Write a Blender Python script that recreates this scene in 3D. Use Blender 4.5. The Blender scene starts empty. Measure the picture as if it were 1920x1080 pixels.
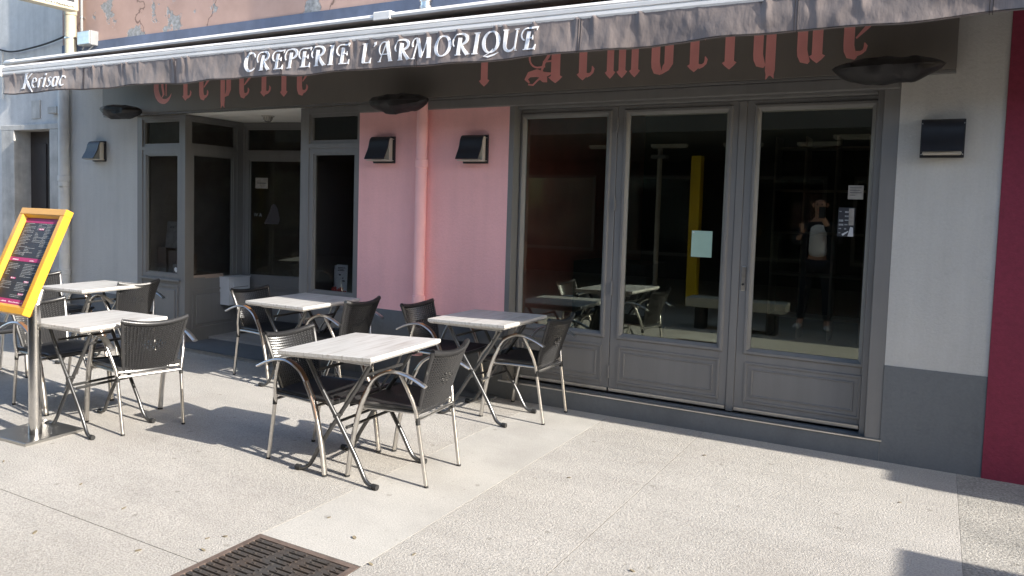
import bpy, bmesh, math, random
from mathutils import Vector, Matrix, noise as mnoise
random.seed(7)
scene = bpy.context.scene
col = scene.collection
R = math.radians
# ------------------------------------------------------------------ camera
cd = bpy.data.cameras.new('camera'); cam = bpy.data.objects.new('camera', cd); col.objects.link(cam)
cd.sensor_width = 36.0; cd.lens = 1463.8/1920*36
cd.shift_x = (960-891.5)/1920; cd.shift_y = -(540-474.6)/1920
cd.clip_start = .05; cd.clip_end = 900
rt = Vector((0.859423, 0.510543, 0.027154)); up = Vector((-0.055777, 0.040832, 0.997608)); fw = Vector((-0.508213, 0.858882, -0.063568))
m = Matrix((rt, up, -fw)).transposed().to_4x4(); m.translation = Vector((0, -5.5, 1.5565))
cam.matrix_world = m
scene.camera = cam
# ------------------------------------------------------------------ world, sun, exposure
SD = Vector((1.88, -.21, 1)).normalized()
w = bpy.data.worlds.new('World'); scene.world = w; w.use_nodes = True
nt = w.node_tree; nt.nodes.clear()
sky = nt.nodes.new('ShaderNodeTexSky'); sky.sky_type = 'NISHITA'; sky.sun_disc = False
sky.sun_elevation = math.asin(SD.z); sky.sun_rotation = math.atan2(SD.x, SD.y)
sky.air_density = 1.0; sky.dust_density = 1.2; sky.ozone_density = 1.0
bg = nt.nodes.new('ShaderNodeBackground'); bg.inputs[1].default_value = .145
wo = nt.nodes.new('ShaderNodeOutputWorld')
nt.links.new(sky.outputs[0], bg.inputs[0]); nt.links.new(bg.outputs[0], wo.inputs[0])
sl = bpy.data.lights.new('sun', 'SUN'); so = bpy.data.objects.new('sun', sl); col.objects.link(so)
sl.energy = 3.75; sl.angle = R(.4); sl.color = (1, .94, .85)
so.rotation_euler = SD.to_track_quat('Z', 'Y').to_euler(); so.location = (10, -4, 12)
scene.view_settings.view_transform = 'Standard'; scene.view_settings.look = 'None'
scene.view_settings.exposure = 1.6; scene.view_settings.gamma = 1; scene.view_settings.use_curve_mapping = False

SL = .004
def gz(x): return SL*x
# ------------------------------------------------------------------ materials
M = {}
def mat(name, c, rough=.6, metal=0, var=0, vs=3., vc=None, bump=0, bs=60., bd=.003, spec=.5, fine=None, streak=None, coat=0, spots=0, grime=0):
    """procedural principled: colour varied by noise, bump from noise. var amount, vc second colour"""
    mt = bpy.data.materials.new(name); mt.use_nodes = True; n = mt.node_tree.nodes; l = mt.node_tree.links
    b = n['Principled BSDF']; b.inputs['Roughness'].default_value = rough; b.inputs['Metallic'].default_value = metal
    b.inputs['Base Color'].default_value = (*c, 1); b.inputs['Specular IOR Level'].default_value = spec
    if coat: b.inputs['Coat Weight'].default_value = coat
    g = n.new('ShaderNodeNewGeometry'); last = None
    def nz(scale, detail=5, rg=.6, vec=None):
        t = n.new('ShaderNodeTexNoise'); t.inputs['Scale'].default_value = scale; t.inputs['Detail'].default_value = detail
        t.inputs['Roughness'].default_value = rg; l.new(vec or g.outputs['Position'], t.inputs['Vector']); return t
    def ramp(inp, a, bb, ca, cb):
        r = n.new('ShaderNodeValToRGB'); r.color_ramp.elements[0].position = a; r.color_ramp.elements[1].position = bb
        r.color_ramp.elements[0].color = ca; r.color_ramp.elements[1].color = cb; l.new(inp, r.inputs[0]); return r
    if var:
        c2 = vc or tuple(x*(1-var) for x in c)
        r = ramp(nz(vs).outputs['Fac'], .35, .68, (*c, 1), (*c2, 1)); last = r.outputs[0]
    if fine:   # fine grain: (scale, amount)
        r = ramp(nz(fine[0], 3, .7).outputs['Fac'], .3, .7, (1-fine[1],)*3+(1,), (1, 1, 1, 1))
        mx = n.new('ShaderNodeMix'); mx.data_type = 'RGBA'; mx.blend_type = 'MULTIPLY'; mx.inputs[0].default_value = 1
        if last: l.new(last, mx.inputs[6])
        else: mx.inputs[6].default_value = (*c, 1)
        l.new(r.outputs[0], mx.inputs[7]); last = mx.outputs[2]
    if streak: # (vector scale, amount)
        mp = n.new('ShaderNodeMapping'); mp.inputs['Scale'].default_value = streak[0]; l.new(g.outputs['Position'], mp.inputs[0])
        r = ramp(nz(1, 4, .6, mp.outputs[0]).outputs['Fac'], .35, .7, (1, 1, 1, 1), (1-streak[1],)*3+(1,))
        mx = n.new('ShaderNodeMix'); mx.data_type = 'RGBA'; mx.blend_type = 'MULTIPLY'; mx.inputs[0].default_value = 1
        if last: l.new(last, mx.inputs[6])
        else: mx.inputs[6].default_value = (*c, 1)
        l.new(r.outputs[0], mx.inputs[7]); last = mx.outputs[2]
    def mul(fac_socket):
        nonlocal last
        mx = n.new('ShaderNodeMix'); mx.data_type = 'RGBA'; mx.blend_type = 'MULTIPLY'; mx.inputs[0].default_value = 1
        if last: l.new(last, mx.inputs[6])
        else: mx.inputs[6].default_value = (*c, 1)
        l.new(fac_socket, mx.inputs[7]); last = mx.outputs[2]
    if spots:   # trodden-in gum and drips: sparse round spots of uneven size
        for sc_, rad, dk in ((1.7, .030, .74), (3.7, .034, .82)):
            v = n.new('ShaderNodeTexVoronoi'); v.voronoi_dimensions = '2D'; v.inputs['Scale'].default_value = sc_; v.inputs['Randomness'].default_value = 1
            d_ = n.new('ShaderNodeVectorMath'); d_.operation = 'ADD'; t_ = nz(14, 2); sv = n.new('ShaderNodeVectorMath'); sv.operation = 'SCALE'; sv.inputs[3].default_value = .03
            l.new(t_.outputs['Color'], sv.inputs[0]); l.new(g.outputs['Position'], d_.inputs[0]); l.new(sv.outputs[0], d_.inputs[1]); l.new(d_.outputs[0], v.inputs['Vector'])
            mul(ramp(v.outputs['Distance'], rad*.6, rad, (dk, dk, dk*.97, 1), (1, 1, 1, 1)).outputs[0])
        mul(ramp(nz(.55, 7, .7).outputs['Fac'], .36, .52, (1-.16*spots, 1-.17*spots, 1-.18*spots, 1), (1, 1, 1, 1)).outputs[0])
    if grime:   # blotchy scuffs and splashes
        mul(ramp(nz(6, 8, .75).outputs['Fac'], .30, .47, (1-grime,)*3+(1,), (1, 1, 1, 1)).outputs[0])
    if last: l.new(last, b.inputs['Base Color'])
    if bump:
        bu = n.new('ShaderNodeBump'); bu.inputs['Strength'].default_value = bump; bu.inputs['Distance'].default_value = bd
        l.new(nz(bs, 6, .65).outputs['Fac'], bu.inputs['Height']); l.new(bu.outputs[0], b.inputs['Normal'])
    M[name] = mt; return mt
mat('slab', (.565, .535, .49), .85, var=1, vs=1.1, vc=(.495, .468, .425), bump=1, bs=105, bd=.009, fine=(105, .46), streak=((1.5, 5, 1), .12), spots=1)
mat('slab_smooth', (.50, .48, .44), .8, var=1, vs=2.0, vc=(.445, .425, .39), bump=.6, bs=120, bd=.005, fine=(110, .28), spots=.8, streak=((1.5, 4, 1), .08))
mat('slab_rough', (.56, .53, .475), .9, var=1, vs=2.5, vc=(.37, .355, .32), bump=1, bs=90, bd=.013, fine=(70, .62), spots=.8)
mat('joint', (.17, .155, .135), .95, bump=.5, bs=80)
mat('asphalt', (.16, .15, .14), .9, var=.3, vs=.5, bump=.5, bs=60)
mat('grey_wall', (.55, .54, .51), .85, var=.1, vs=.9, bump=.6, bs=50, bd=.009, streak=((9, 9, .7), .10), grime=.07, fine=(70, .08))
mat('pink_wall', (.97, .52, .51), .8, var=.09, vs=1.1, bump=.45, bs=45, bd=.008, streak=((8, 8, .6), .06), grime=.05, fine=(70, .06))
mat('dado_grey', (.165, .175, .182), .75, var=.15, vs=1.5, bump=.3, bs=55, bd=.005, streak=((6, 6, 1), .12), grime=.18, fine=(60, .12))
mat('frame_grey', (.195, .191, .185), .42, var=.1, vs=2, bump=.08, bs=30, streak=((14, 14, .8), .1))
mat('fascia', (.185, .168, .150), .5, var=.12, vs=1.2, bump=.06, bs=25, streak=((5, 5, .8), .1))
mat('gothic_red', (.85, .36, .34), .55, var=.12, vs=5)
mat('maroon', (.24, .024, .055), .8, var=.15, vs=1.4, bump=.5, bs=50, bd=.007, fine=(45, .2), grime=.15)
mat('white_plaster', (.68, .67, .65), .85, var=.2, vs=1.3, bump=.4, bs=30, bd=.008, fine=(9, .12), streak=((7, 7, .6), .18))
mat('old_pale', (.58, .56, .52), .85, var=.35, vs=4, bump=.5, bs=25, bd=.008, streak=((9, 9, .8), .25))
mat('door_brown', (.045, .036, .032), .6, var=.3, vs=6, bump=.15, bs=30)
mat('pipe_paint', (.64, .64, .62), .6, var=.18, vs=5, streak=((8, 8, 1.5), .15))
mat('pipe_pink', (.96, .53, .52), .6, var=.08, vs=5)
mat('cream', (.44, .40, .30), .5, var=.15, vs=6, streak=((10, 10, 1.5), .15))
mat('ceiling_white', (.93, .90, .82), .8, var=.1, vs=3, bump=.2, bs=60)
mat('lamp_white', (.50, .47, .41), .6)
mat('lamp_black', (.018, .019, .024), .45, var=.2, vs=9)
mat('bag_black', (.014, .012, .013), .55, var=.3, vs=8, bump=.5, bs=14, bd=.01)
mat('wicker', (.027, .027, .028), .30, var=.25, vs=40, spec=.6)
mat('seat_weave', (.012, .012, .013), .65, var=.2, vs=30, bump=.7, bs=180, bd=.003)
mat('alu', (.62, .60, .57), .33, 1, var=.15, vs=25)
mat('leg_grey', (.13, .13, .13), .3, .8, var=.3, vs=9)
mat('alu_brush', (.60, .59, .57), .3, 1, var=.18, vs=14, streak=((1, 1, 30), .15))
mat('steel', (.62, .61, .59), .22, 1, var=.12, vs=8, streak=((40, 40, .8), .12))
mat('steel_plate', (.46, .455, .44), .30, 1, var=.1, vs=8)
mat('rail_alu', (.85, .82, .78), .5, .0, var=.12, vs=4, streak=((1.2, 20, 20), .15))
mat('rubber', (.015, .015, .015), .7)
mat('arm_reflection', (.17, .085, .04), .35, var=.2, vs=20)
mat('yellow', (.66, .33, .03), .33, var=.08, vs=5, coat=.3)
mat('menu_black', (.030, .030, .034), .4, var=.15, vs=7)
mat('menu_text', (.33, .34, .34), .6, var=.4, vs=60)
mat('menu_pink', (.40, .035, .14), .5)
mat('menu_pale', (.72, .62, .66), .5)
mat('yellow_paint', (.85, .58, .02), .5, var=.05)
mat('paper_green', (.32, .47, .39), .7, var=.06, vs=10)
mat('paper_white', (.62, .62, .62), .6, var=.1, vs=20)
mat('paper_grey', (.40, .36, .31), .6, var=.4, vs=20)
mat('ink', (.03, .03, .035), .6)
mat('ink_red', (.5, .05, .04), .6)
mat('white_letter', (.86, .85, .85), .65, var=.15, vs=14)
mat('dark_cloth', (.035, .026, .024), .9, var=.3, vs=5)
mat('blue_band', (.12, .15, .225), .75, var=.35, vs=2.2, bump=.4, bs=20, bd=.006, streak=((6, 6, 1), .2))
mat('room_red', (.60, .16, .12), .8, var=.25, vs=3)
mat('bell_grey', (.055, .045, .045), .6)
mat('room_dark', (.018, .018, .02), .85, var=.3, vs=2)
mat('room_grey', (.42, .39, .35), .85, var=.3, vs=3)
mat('shelf_wood', (.32, .25, .20), .6)
mat('arcade_dark', (.045, .045, .045), .85, var=.4, vs=1.2)
mat('arcade_ceiling', (.11, .11, .10), .85, var=.25, vs=.8)
mat('stone_pale', (.42, .41, .35), .8, var=.15, vs=4, bump=.3)
mat('skin', (.42, .24, .17), .55)
mat('jacket', (.012, .013, .018), .8)
mat('shirt', (.75, .75, .78), .8)
mat('shoe', (.6, .6, .6), .6)
mat('iron', (.085, .08, .076), .55, .5, var=1, vs=7, vc=(.10, .078, .064), bump=.5, bs=90, bd=.003)
mat('iron_rust', (.15, .11, .09), .75, .1, var=.4, vs=14, bump=.4, bs=60, bd=.003)
mat('pit', (.02, .018, .015), .95)
mat('leaf', (.24, .20, .13), .8, var=.4, vs=60)
mat('cable', (.02, .02, .022), .6)
mat('grey_box', (.23, .235, .24), .45, var=.2, vs=8)
mat('letterbox', (.66, .68, .70), .4, var=.05, vs=8)
mat('facade_far', (.34, .30, .26), .85, var=.2, vs=.6)
mat('canvas', (.30, .24, .18), .85)

def wood_mat():
    mt = bpy.data.materials.new('table_wood'); mt.use_nodes = True; n = mt.node_tree.nodes; l = mt.node_tree.links
    b = n['Principled BSDF']; b.inputs['Roughness'].default_value = .42
    tc = n.new('ShaderNodeTexCoord')
    def nz(sc, s, d=5):
        mp = n.new('ShaderNodeMapping'); mp.inputs['Scale'].default_value = sc; l.new(tc.outputs['Object'], mp.inputs[0])
        t = n.new('ShaderNodeTexNoise'); t.inputs['Scale'].default_value = s; t.inputs['Detail'].default_value = d; t.inputs['Roughness'].default_value = .62
        l.new(mp.outputs[0], t.inputs['Vector']); return t.outputs['Fac']
    def rp(i, e):
        r = n.new('ShaderNodeValToRGB'); cr = r.color_ramp
        cr.elements[0].position = e[0][0]; cr.elements[0].color = (*e[0][1], 1); cr.elements[1].position = e[-1][0]; cr.elements[1].color = (*e[-1][1], 1)
        for p, c in e[1:-1]:
            x = cr.elements.new(p); x.color = (*c, 1)
        l.new(i, r.inputs[0]); return r.outputs[0]
    a = rp(nz((22, 1.4, 22), 2.2), [(.28, (.34, .31, .28)), (.45, (.49, .475, .45)), (.6, (.555, .545, .525)), (.75, (.42, .40, .37))])
    f = rp(nz((150, 2.5, 150), 1.6, 3), [(.3, (.80, .80, .80)), (.62, (1, 1, 1))])
    mx = n.new('ShaderNodeMix'); mx.data_type = 'RGBA'; mx.blend_type = 'MULTIPLY'; mx.inputs[0].default_value = 1
    l.new(a, mx.inputs[6]); l.new(f, mx.inputs[7])
    # board joints every 0.1 m across the top
    sx = n.new('ShaderNodeSeparateXYZ'); l.new(tc.outputs['Object'], sx.inputs[0])
    mm = n.new('ShaderNodeMath'); mm.operation = 'PINGPONG'; mm.inputs[1].default_value = .06; l.new(sx.outputs[0], mm.inputs[0])
    j = rp(mm.outputs[0], [(.0, (.72, .70, .68)), (.0025, (1, 1, 1))])
    m2 = n.new('ShaderNodeMix'); m2.data_type = 'RGBA'; m2.blend_type = 'MULTIPLY'; m2.inputs[0].default_value = 1
    l.new(mx.outputs[2], m2.inputs[6]); l.new(j, m2.inputs[7]); l.new(m2.outputs[2], b.inputs['Base Color'])
    M['table_wood'] = mt
wood_mat()
def upper_mat():
    """salmon render flaking off in patches to grey, with cracks"""
    mt = bpy.data.materials.new('flaking_render'); mt.use_nodes = True; n = mt.node_tree.nodes; l = mt.node_tree.links
    b = n['Principled BSDF']; b.inputs['Roughness'].default_value = .88
    g = n.new('ShaderNodeNewGeometry')
    def nz(s, d=6, r=.6, v=None):
        t = n.new('ShaderNodeTexNoise'); t.inputs['Scale'].default_value = s; t.inputs['Detail'].default_value = d; t.inputs['Roughness'].default_value = r
        l.new(v or g.outputs['Position'], t.inputs['Vector']); return t.outputs['Fac']
    def rp(i, a, bb, ca, cb):
        r = n.new('ShaderNodeValToRGB'); r.color_ramp.elements[0].position = a; r.color_ramp.elements[1].position = bb
        r.color_ramp.elements[0].color = (*ca, 1); r.color_ramp.elements[1].color = (*cb, 1); l.new(i, r.inputs[0]); return r.outputs[0]
    base = rp(nz(2.5), .35, .7, (.44, .30, .25), (.35, .235, .195))
    grey = rp(nz(25), .3, .7, (.36, .37, .37), (.16, .16, .16))
    mask = rp(nz(1.9, 7, .62), .575, .59, (0, 0, 0), (1, 1, 1))
    mx = n.new('ShaderNodeMix'); mx.data_type = 'RGBA'; l.new(mask, mx.inputs[0]); l.new(base, mx.inputs[6]); l.new(grey, mx.inputs[7])
    v = n.new('ShaderNodeTexVoronoi'); v.feature = 'DISTANCE_TO_EDGE'; v.inputs['Scale'].default_value = .7
    wv = n.new('ShaderNodeVectorMath'); wv.operation = 'ADD'
    tn = n.new('ShaderNodeTexNoise'); tn.inputs['Scale'].default_value = 3; tn.inputs['Detail'].default_value = 5; l.new(g.outputs['Position'], tn.inputs['Vector'])
    sc = n.new('ShaderNodeVectorMath'); sc.operation = 'SCALE'; sc.inputs[3].default_value = .5; l.new(tn.outputs['Color'], sc.inputs[0])
    l.new(g.outputs['Position'], wv.inputs[0]); l.new(sc.outputs[0], wv.inputs[1]); l.new(wv.outputs[0], v.inputs['Vector'])
    cr = rp(v.outputs['Distance'], .002, .008, (.35, .33, .33), (1, 1, 1))
    m2 = n.new('ShaderNodeMix'); m2.data_type = 'RGBA'; m2.blend_type = 'MULTIPLY'; m2.inputs[0].default_value = 1
    l.new(mx.outputs[2], m2.inputs[6]); l.new(cr, m2.inputs[7]); l.new(m2.outputs[2], b.inputs['Base Color'])
    bu = n.new('ShaderNodeBump'); bu.inputs['Strength'].default_value = .6; bu.inputs['Distance'].default_value = .01; bu.invert = True
    l.new(mask, bu.inputs['Height']); l.new(bu.outputs[0], b.inputs['Normal'])
    M['flaking_render'] = mt
upper_mat()
def cloth_mat():
    mt = bpy.data.materials.new('valance_cloth'); mt.use_nodes = True; n = mt.node_tree.nodes; l = mt.node_tree.links
    b = n['Principled BSDF']; b.inputs['Roughness'].default_value = .8; b.inputs['Sheen Weight'].default_value = .3
    g = n.new('ShaderNodeNewGeometry')
    def nz(s, sc=(1, 1, 1), d=5):
        mp = n.new('ShaderNodeMapping'); mp.inputs['Scale'].default_value = sc; l.new(g.outputs['Position'], mp.inputs[0])
        t = n.new('ShaderNodeTexNoise'); t.inputs['Scale'].default_value = s; t.inputs['Detail'].default_value = d; l.new(mp.outputs[0], t.inputs['Vector']); return t.outputs['Fac']
    def rp(i, a, bb, ca, cb):
        r = n.new('ShaderNodeValToRGB'); r.color_ramp.elements[0].position = a; r.color_ramp.elements[1].position = bb
        r.color_ramp.elements[0].color = (*ca, 1); r.color_ramp.elements[1].color = (*cb, 1); l.new(i, r.inputs[0]); return r.outputs[0]
    a = rp(nz(4, (1, 1, .6)), .35, .7, (.24, .19, .168), (.16, .132, .124))
    f = rp(nz(1, (260, 260, 12), 3), .3, .7, (.82, .82, .82), (1, 1, 1))
    mx = n.new('ShaderNodeMix'); mx.data_type = 'RGBA'; mx.blend_type = 'MULTIPLY'; mx.inputs[0].default_value = 1
    l.new(a, mx.inputs[6]); l.new(f, mx.inputs[7]); l.new(mx.outputs[2], b.inputs['Base Color'])
    bu = n.new('ShaderNodeBump'); bu.inputs['Strength'].default_value = .6; bu.inputs['Distance'].default_value = .018
    l.new(nz(9, (1, 1, .55), 4), bu.inputs['Height']); l.new(bu.outputs[0], b.inputs['Normal'])
    M['valance_cloth'] = mt
cloth_mat()
def glass_mat(name, tint, refl):
    mt = bpy.data.materials.new(name); mt.use_nodes = True; n = mt.node_tree.nodes; l = mt.node_tree.links; n.clear()
    o = n.new('ShaderNodeOutputMaterial'); mx = n.new('ShaderNodeMixShader'); t = n.new('ShaderNodeBsdfTransparent'); gl = n.new('ShaderNodeBsdfGlossy')
    t.inputs[0].default_value = (*tint, 1); gl.inputs['Roughness'].default_value = 0; gl.inputs['Color'].default_value = (.86, .93, .80, 1)
    lw = n.new('ShaderNodeLayerWeight'); pw = n.new('ShaderNodeMath'); pw.operation = 'POWER'; pw.inputs[1].default_value = 4.5
    l.new(lw.outputs['Facing'], pw.inputs[0])
    ad = n.new('ShaderNodeMath'); ad.operation = 'MULTIPLY_ADD'; ad.inputs[1].default_value = .8; ad.inputs[2].default_value = refl
    l.new(pw.outputs[0], ad.inputs[0]); l.new(ad.outputs[0], mx.inputs[0]); l.new(t.outputs[0], mx.inputs[1]); l.new(gl.outputs[0], mx.inputs[2]); l.new(mx.outputs[0], o.inputs[0])
    M[name] = mt
glass_mat('glass_door', (.72, .75, .73), .13)
glass_mat('glass_window', (.72, .72, .72), .045)

# ------------------------------------------------------------------ mesh helpers
def link(name, bm, m, parent=None, smooth=False, **props):
    bmesh.ops.recalc_face_normals(bm, faces=bm.faces)
    me = bpy.data.meshes.new(name); bm.to_mesh(me); bm.free()
    if smooth:
        for p in me.polygons: p.use_smooth = True
        try: me.set_sharp_from_angle(angle=R(40))
        except Exception: pass
    for mm in (m if isinstance(m, (list, tuple)) else [m]): me.materials.append(M[mm])
    o = bpy.data.objects.new(name, me); col.objects.link(o)
    if parent: o.parent = parent
    for k, v in props.items(): o[k] = v
    return o
def empty(name, loc=(0, 0, 0), rz=0, **props):
    o = bpy.data.objects.new(name, None); col.objects.link(o); o.location = loc; o.rotation_euler.z = rz; o.empty_display_size = .1
    for k, v in props.items(): o[k] = v
    return o
def box(bm, x0, x1, y0, y1, z0, z1, f=None, mi=0):
    v = [(x, y, z) for x in (x0, x1) for y in (y0, y1) for z in (z0, z1)]
    if f: v = [f(*p) for p in v]
    vs = [bm.verts.new(p) for p in v]
    for i in ((0, 1, 3, 2), (4, 6, 7, 5), (0, 4, 5, 1), (2, 3, 7, 6), (0, 2, 6, 4), (1, 5, 7, 3)):
        fc = bm.faces.new([vs[k] for k in i]); fc.material_index = mi
def bx(name, m, parent, *d, bev=0, f=None, **props):
    bm = bmesh.new(); box(bm, *d, f=f)
    if bev: bmesh.ops.bevel(bm, geom=bm.edges[:], offset=bev, segments=2, affect='EDGES', profile=.6)
    return link(name, bm, m, parent, **props)
def tube(bm, pts, r, n=8, flat=None, upv=None, cap=True):
    """tube along pts; r scalar or list; flat=(a,b) half-axes (side, normal)"""
    pts = [Vector(p) for p in pts]; rings = []
    prev = None
    for i, p in enumerate(pts):
        d = (pts[min(i+1, len(pts)-1)]-pts[max(i-1, 0)]).normalized()
        if upv is not None: s = Vector(upv)-d*Vector(upv).dot(d)
        elif prev is None: s = d.orthogonal()
        else: s = prev-d*prev.dot(d)
        if s.length < 1e-6: s = d.orthogonal()
        s.normalize(); prev = s; t = d.cross(s)
        rr = r[i] if isinstance(r, (list, tuple)) else r
        a, b = flat if flat else (rr, rr)
        if flat and isinstance(r, (list, tuple)): a, b = a*rr, b*rr
        rings.append([bm.verts.new(p+s*a*math.cos(2*math.pi*k/n)+t*b*math.sin(2*math.pi*k/n)) for k in range(n)])
    for A, B in zip(rings, rings[1:]):
        for k in range(n): bm.faces.new((A[k], A[(k+1) % n], B[(k+1) % n], B[k]))
    if cap: bm.faces.new(rings[0][::-1]); bm.faces.new(rings[-1])
def cr(pts, n=6):
    """Catmull-Rom smoothing"""
    P = [Vector(p) for p in pts]; P = [P[0]*2-P[1]]+P+[P[-1]*2-P[-2]]; o = []
    for i in range(1, len(P)-2):
        for k in range(n):
            t = k/n; o.append(.5*((2*P[i])+(P[i+1]-P[i-1])*t+(2*P[i-1]-5*P[i]+4*P[i+1]-P[i+2])*t*t+(3*P[i]-P[i-1]-3*P[i+1]+P[i+2])*t**3))
    o.append(P[-2]); return o
def copy_tree(o, parent=None):
    c = o.copy(); col.objects.link(c); c.parent = parent
    for ch in list(o.children): copy_tree(ch, c)
    return c
def text_obj(name, s, size, mw, m, parent, ext=.001, align='CENTER', **props):
    cu = bpy.data.curves.new(name, 'FONT'); cu.body = s; cu.size = size; cu.extrude = ext; cu.align_x = align; cu.resolution_u = 3
    t = bpy.data.objects.new('tmp', cu); col.objects.link(t); bpy.context.view_layer.update()
    me = bpy.data.meshes.new_from_object(t); bpy.data.objects.remove(t); bpy.data.curves.remove(cu)
    me.transform(mw); me.materials.clear(); me.materials.append(M[m])
    o = bpy.data.objects.new(name, me); col.objects.link(o)
    if parent: o.parent = parent
    for k, v in props.items(): o[k] = v
    return o
def ribbon(bm, pts, ws, f, lift=0):
    """flat stroke in 2D (pts, widths), mapped through f(x,y,lift) and given thickness"""
    P = [Vector((p[0], p[1])) for p in pts]; n = len(P); L = []; Rr = []
    for i in range(n):
        d = P[min(i+1, n-1)]-P[max(i-1, 0)]
        if d.length < 1e-9: d = Vector((1, 0))
        d.normalize(); q = Vector((-d.y, d.x)); w_ = (ws[i] if isinstance(ws, (list, tuple)) else ws)/2
        L.append(P[i]+q*w_); Rr.append(P[i]-q*w_)
    fr = [(bm.verts.new(f(a.x, a.y, lift+.0015)), bm.verts.new(f(b.x, b.y, lift+.0015))) for a, b in zip(L, Rr)]
    bk = [(bm.verts.new(f(a.x, a.y, -.001)), bm.verts.new(f(b.x, b.y, -.001))) for a, b in zip(L, Rr)]
    for i in range(n-1):
        bm.faces.new((fr[i][0], fr[i][1], fr[i+1][1], fr[i+1][0])); bm.faces.new((bk[i][0], fr[i][0], fr[i+1][0], bk[i+1][0]))
        bm.faces.new((fr[i][1], bk[i][1], bk[i+1][1], fr[i+1][1]))
def arc(cx, cy, rx, ry, a0, a1, n=14): return [(cx+rx*math.cos(R(a0+(a1-a0)*i/n)), cy+ry*math.sin(R(a0+(a1-a0)*i/n))) for i in range(n+1)]
def dens(p, n=6):
    o = []
    for a, b in zip(p, p[1:]):
        for k in range(n): o.append((a[0]+(b[0]-a[0])*k/n, a[1]+(b[1]-a[1])*k/n))
    o.append(p[-1]); return o

# ------------------------------------------------------------------ SETTING: ground and pavement
def gslab(bm, x0, x1, y0, y1, zt, zb, bev=.004):
    f = lambda x, y, z: (x, y, z+SL*x)
    box(bm, x0, x1, y0, y1, zb, zt, f=f)
bm = bmesh.new()
for (x0, x1, y0, y1) in ((-400, 400, -400, 400),):
    vs = [bm.verts.new((x, y, -.06)) for x, y in ((x0, y0), (x1, y0), (x1, y1), (x0, y1))]; bm.faces.new(vs)
link('ground', bm, 'asphalt', kind='structure')
pav = empty('pavement', kind='structure')
XJ = [-2.645, -2.045, -1.345, .176]
G_ = .0022
slabs = [(-9.0, XJ[0], -3.29, .6, 'slab'), (-16, -9.0, -3.29, .6, 'slab'), (-9.0, XJ[0], -7.5, -3.29, 'slab'), (-16, -9, -7.5, -3.29, 'slab'),
 (XJ[0], XJ[1], -2.935, .3, 'slab_smooth'), (XJ[0], XJ[1], -7.5, -3.56, 'slab_smooth'), (XJ[1], XJ[2], -4.2, .3, 'slab'), (XJ[1], XJ[2], -7.5, -4.2, 'slab'),
 (XJ[2], XJ[3], -4.2, .3, 'slab'), (XJ[2], XJ[3], -7.5, -4.2, 'slab'), (XJ[3]-.003, 3.6, -7.5, .3, 'slab_rough'), (3.6, 8, -7.5, .3, 'slab_rough'), (-16, 8, -14, -7.5, 'slab')]
for a in slabs:
    bm = bmesh.new(); gslab(bm, a[0]+G_, a[1]-G_, a[2]+G_, a[3]-G_, 0, -.05)
    link('paving_slab', bm, a[4], pav)
bm = bmesh.new(); gslab(bm, -15.9, XJ[0], -13.9, .5, -.012, -.049); gslab(bm, XJ[1]-.02, 7.9, -13.9, .25, -.012, -.049); gslab(bm, XJ[0], XJ[1]-.02, -2.95, .25, -.012, -.049); gslab(bm, XJ[0], XJ[1]-.02, -13.9, -3.55, -.012, -.049)
link('joint_mortar', bm, 'joint', pav)

# drain grate
dx0, dx1, dy0, dy1 = XJ[0]+.004, XJ[1]-.004, -3.555, -2.94
gr = empty('drain_grate', ((dx0+dx1)/2, (dy0+dy1)/2, gz(-2.35)), label='rusty cast iron drain grate set flush in the sunlit paving', category='drain grate')
cx, cy = (dx0+dx1)/2, (dy0+dy1)/2; hx, hy = (dx1-dx0)/2, (dy1-dy0)/2
bm = bmesh.new()
box(bm, -hx, hx, hy-.028, hy, -.04, .002); box(bm, -hx, hx, -hy, -hy+.028, -.04, .002)
box(bm, -hx, -hx+.028, -hy+.028, hy-.028, -.04, .0015); box(bm, hx-.028, hx, -hy+.028, hy-.028, -.04, .0015)
link('frame', bm, 'iron_rust', gr)
bx('pit', 'pit', gr, -hx+.01, hx-.01, -hy+.01, hy-.01, -.20, -.19)
NB = 16; pitch = (2*hy-.056)/NB
barme = None
for i in range(NB):
    y = -hy+.028+pitch*(i+.5)
    if barme is None:
        bm = bmesh.new(); box(bm, -hx+.028, hx-.028, -.0115, .0115, -.03, 0)
        for k in range(8):
            x = -hx+.06+k*(2*hx-.12)/7; box(bm, x-.006, x+.006, -.006, .006, 0, .003)
        o = link('bar', bm, 'iron', gr); barme = o.data
    else:
        o = bpy.data.objects.new('bar', barme); col.objects.link(o); o.parent = gr
    o.location.y = y; o.location.x = 0
bm = bmesh.new()
for i in range(NB+1):
    y = -hy+.028+pitch*i
    off = (i//2 % 2)*.0
    for k in range(1, 4):
        x = -hx+.028+k*(2*hx-.056)/4+.004*(i-NB/2)+(.03 if i % 8 > 3 else -.03); box(bm, x-.02, x+.02, y-pitch/2+.0116, y+pitch/2-.0116, -.028, -.0008)
link('rib', bm, 'iron', gr, kind='stuff')

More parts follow.
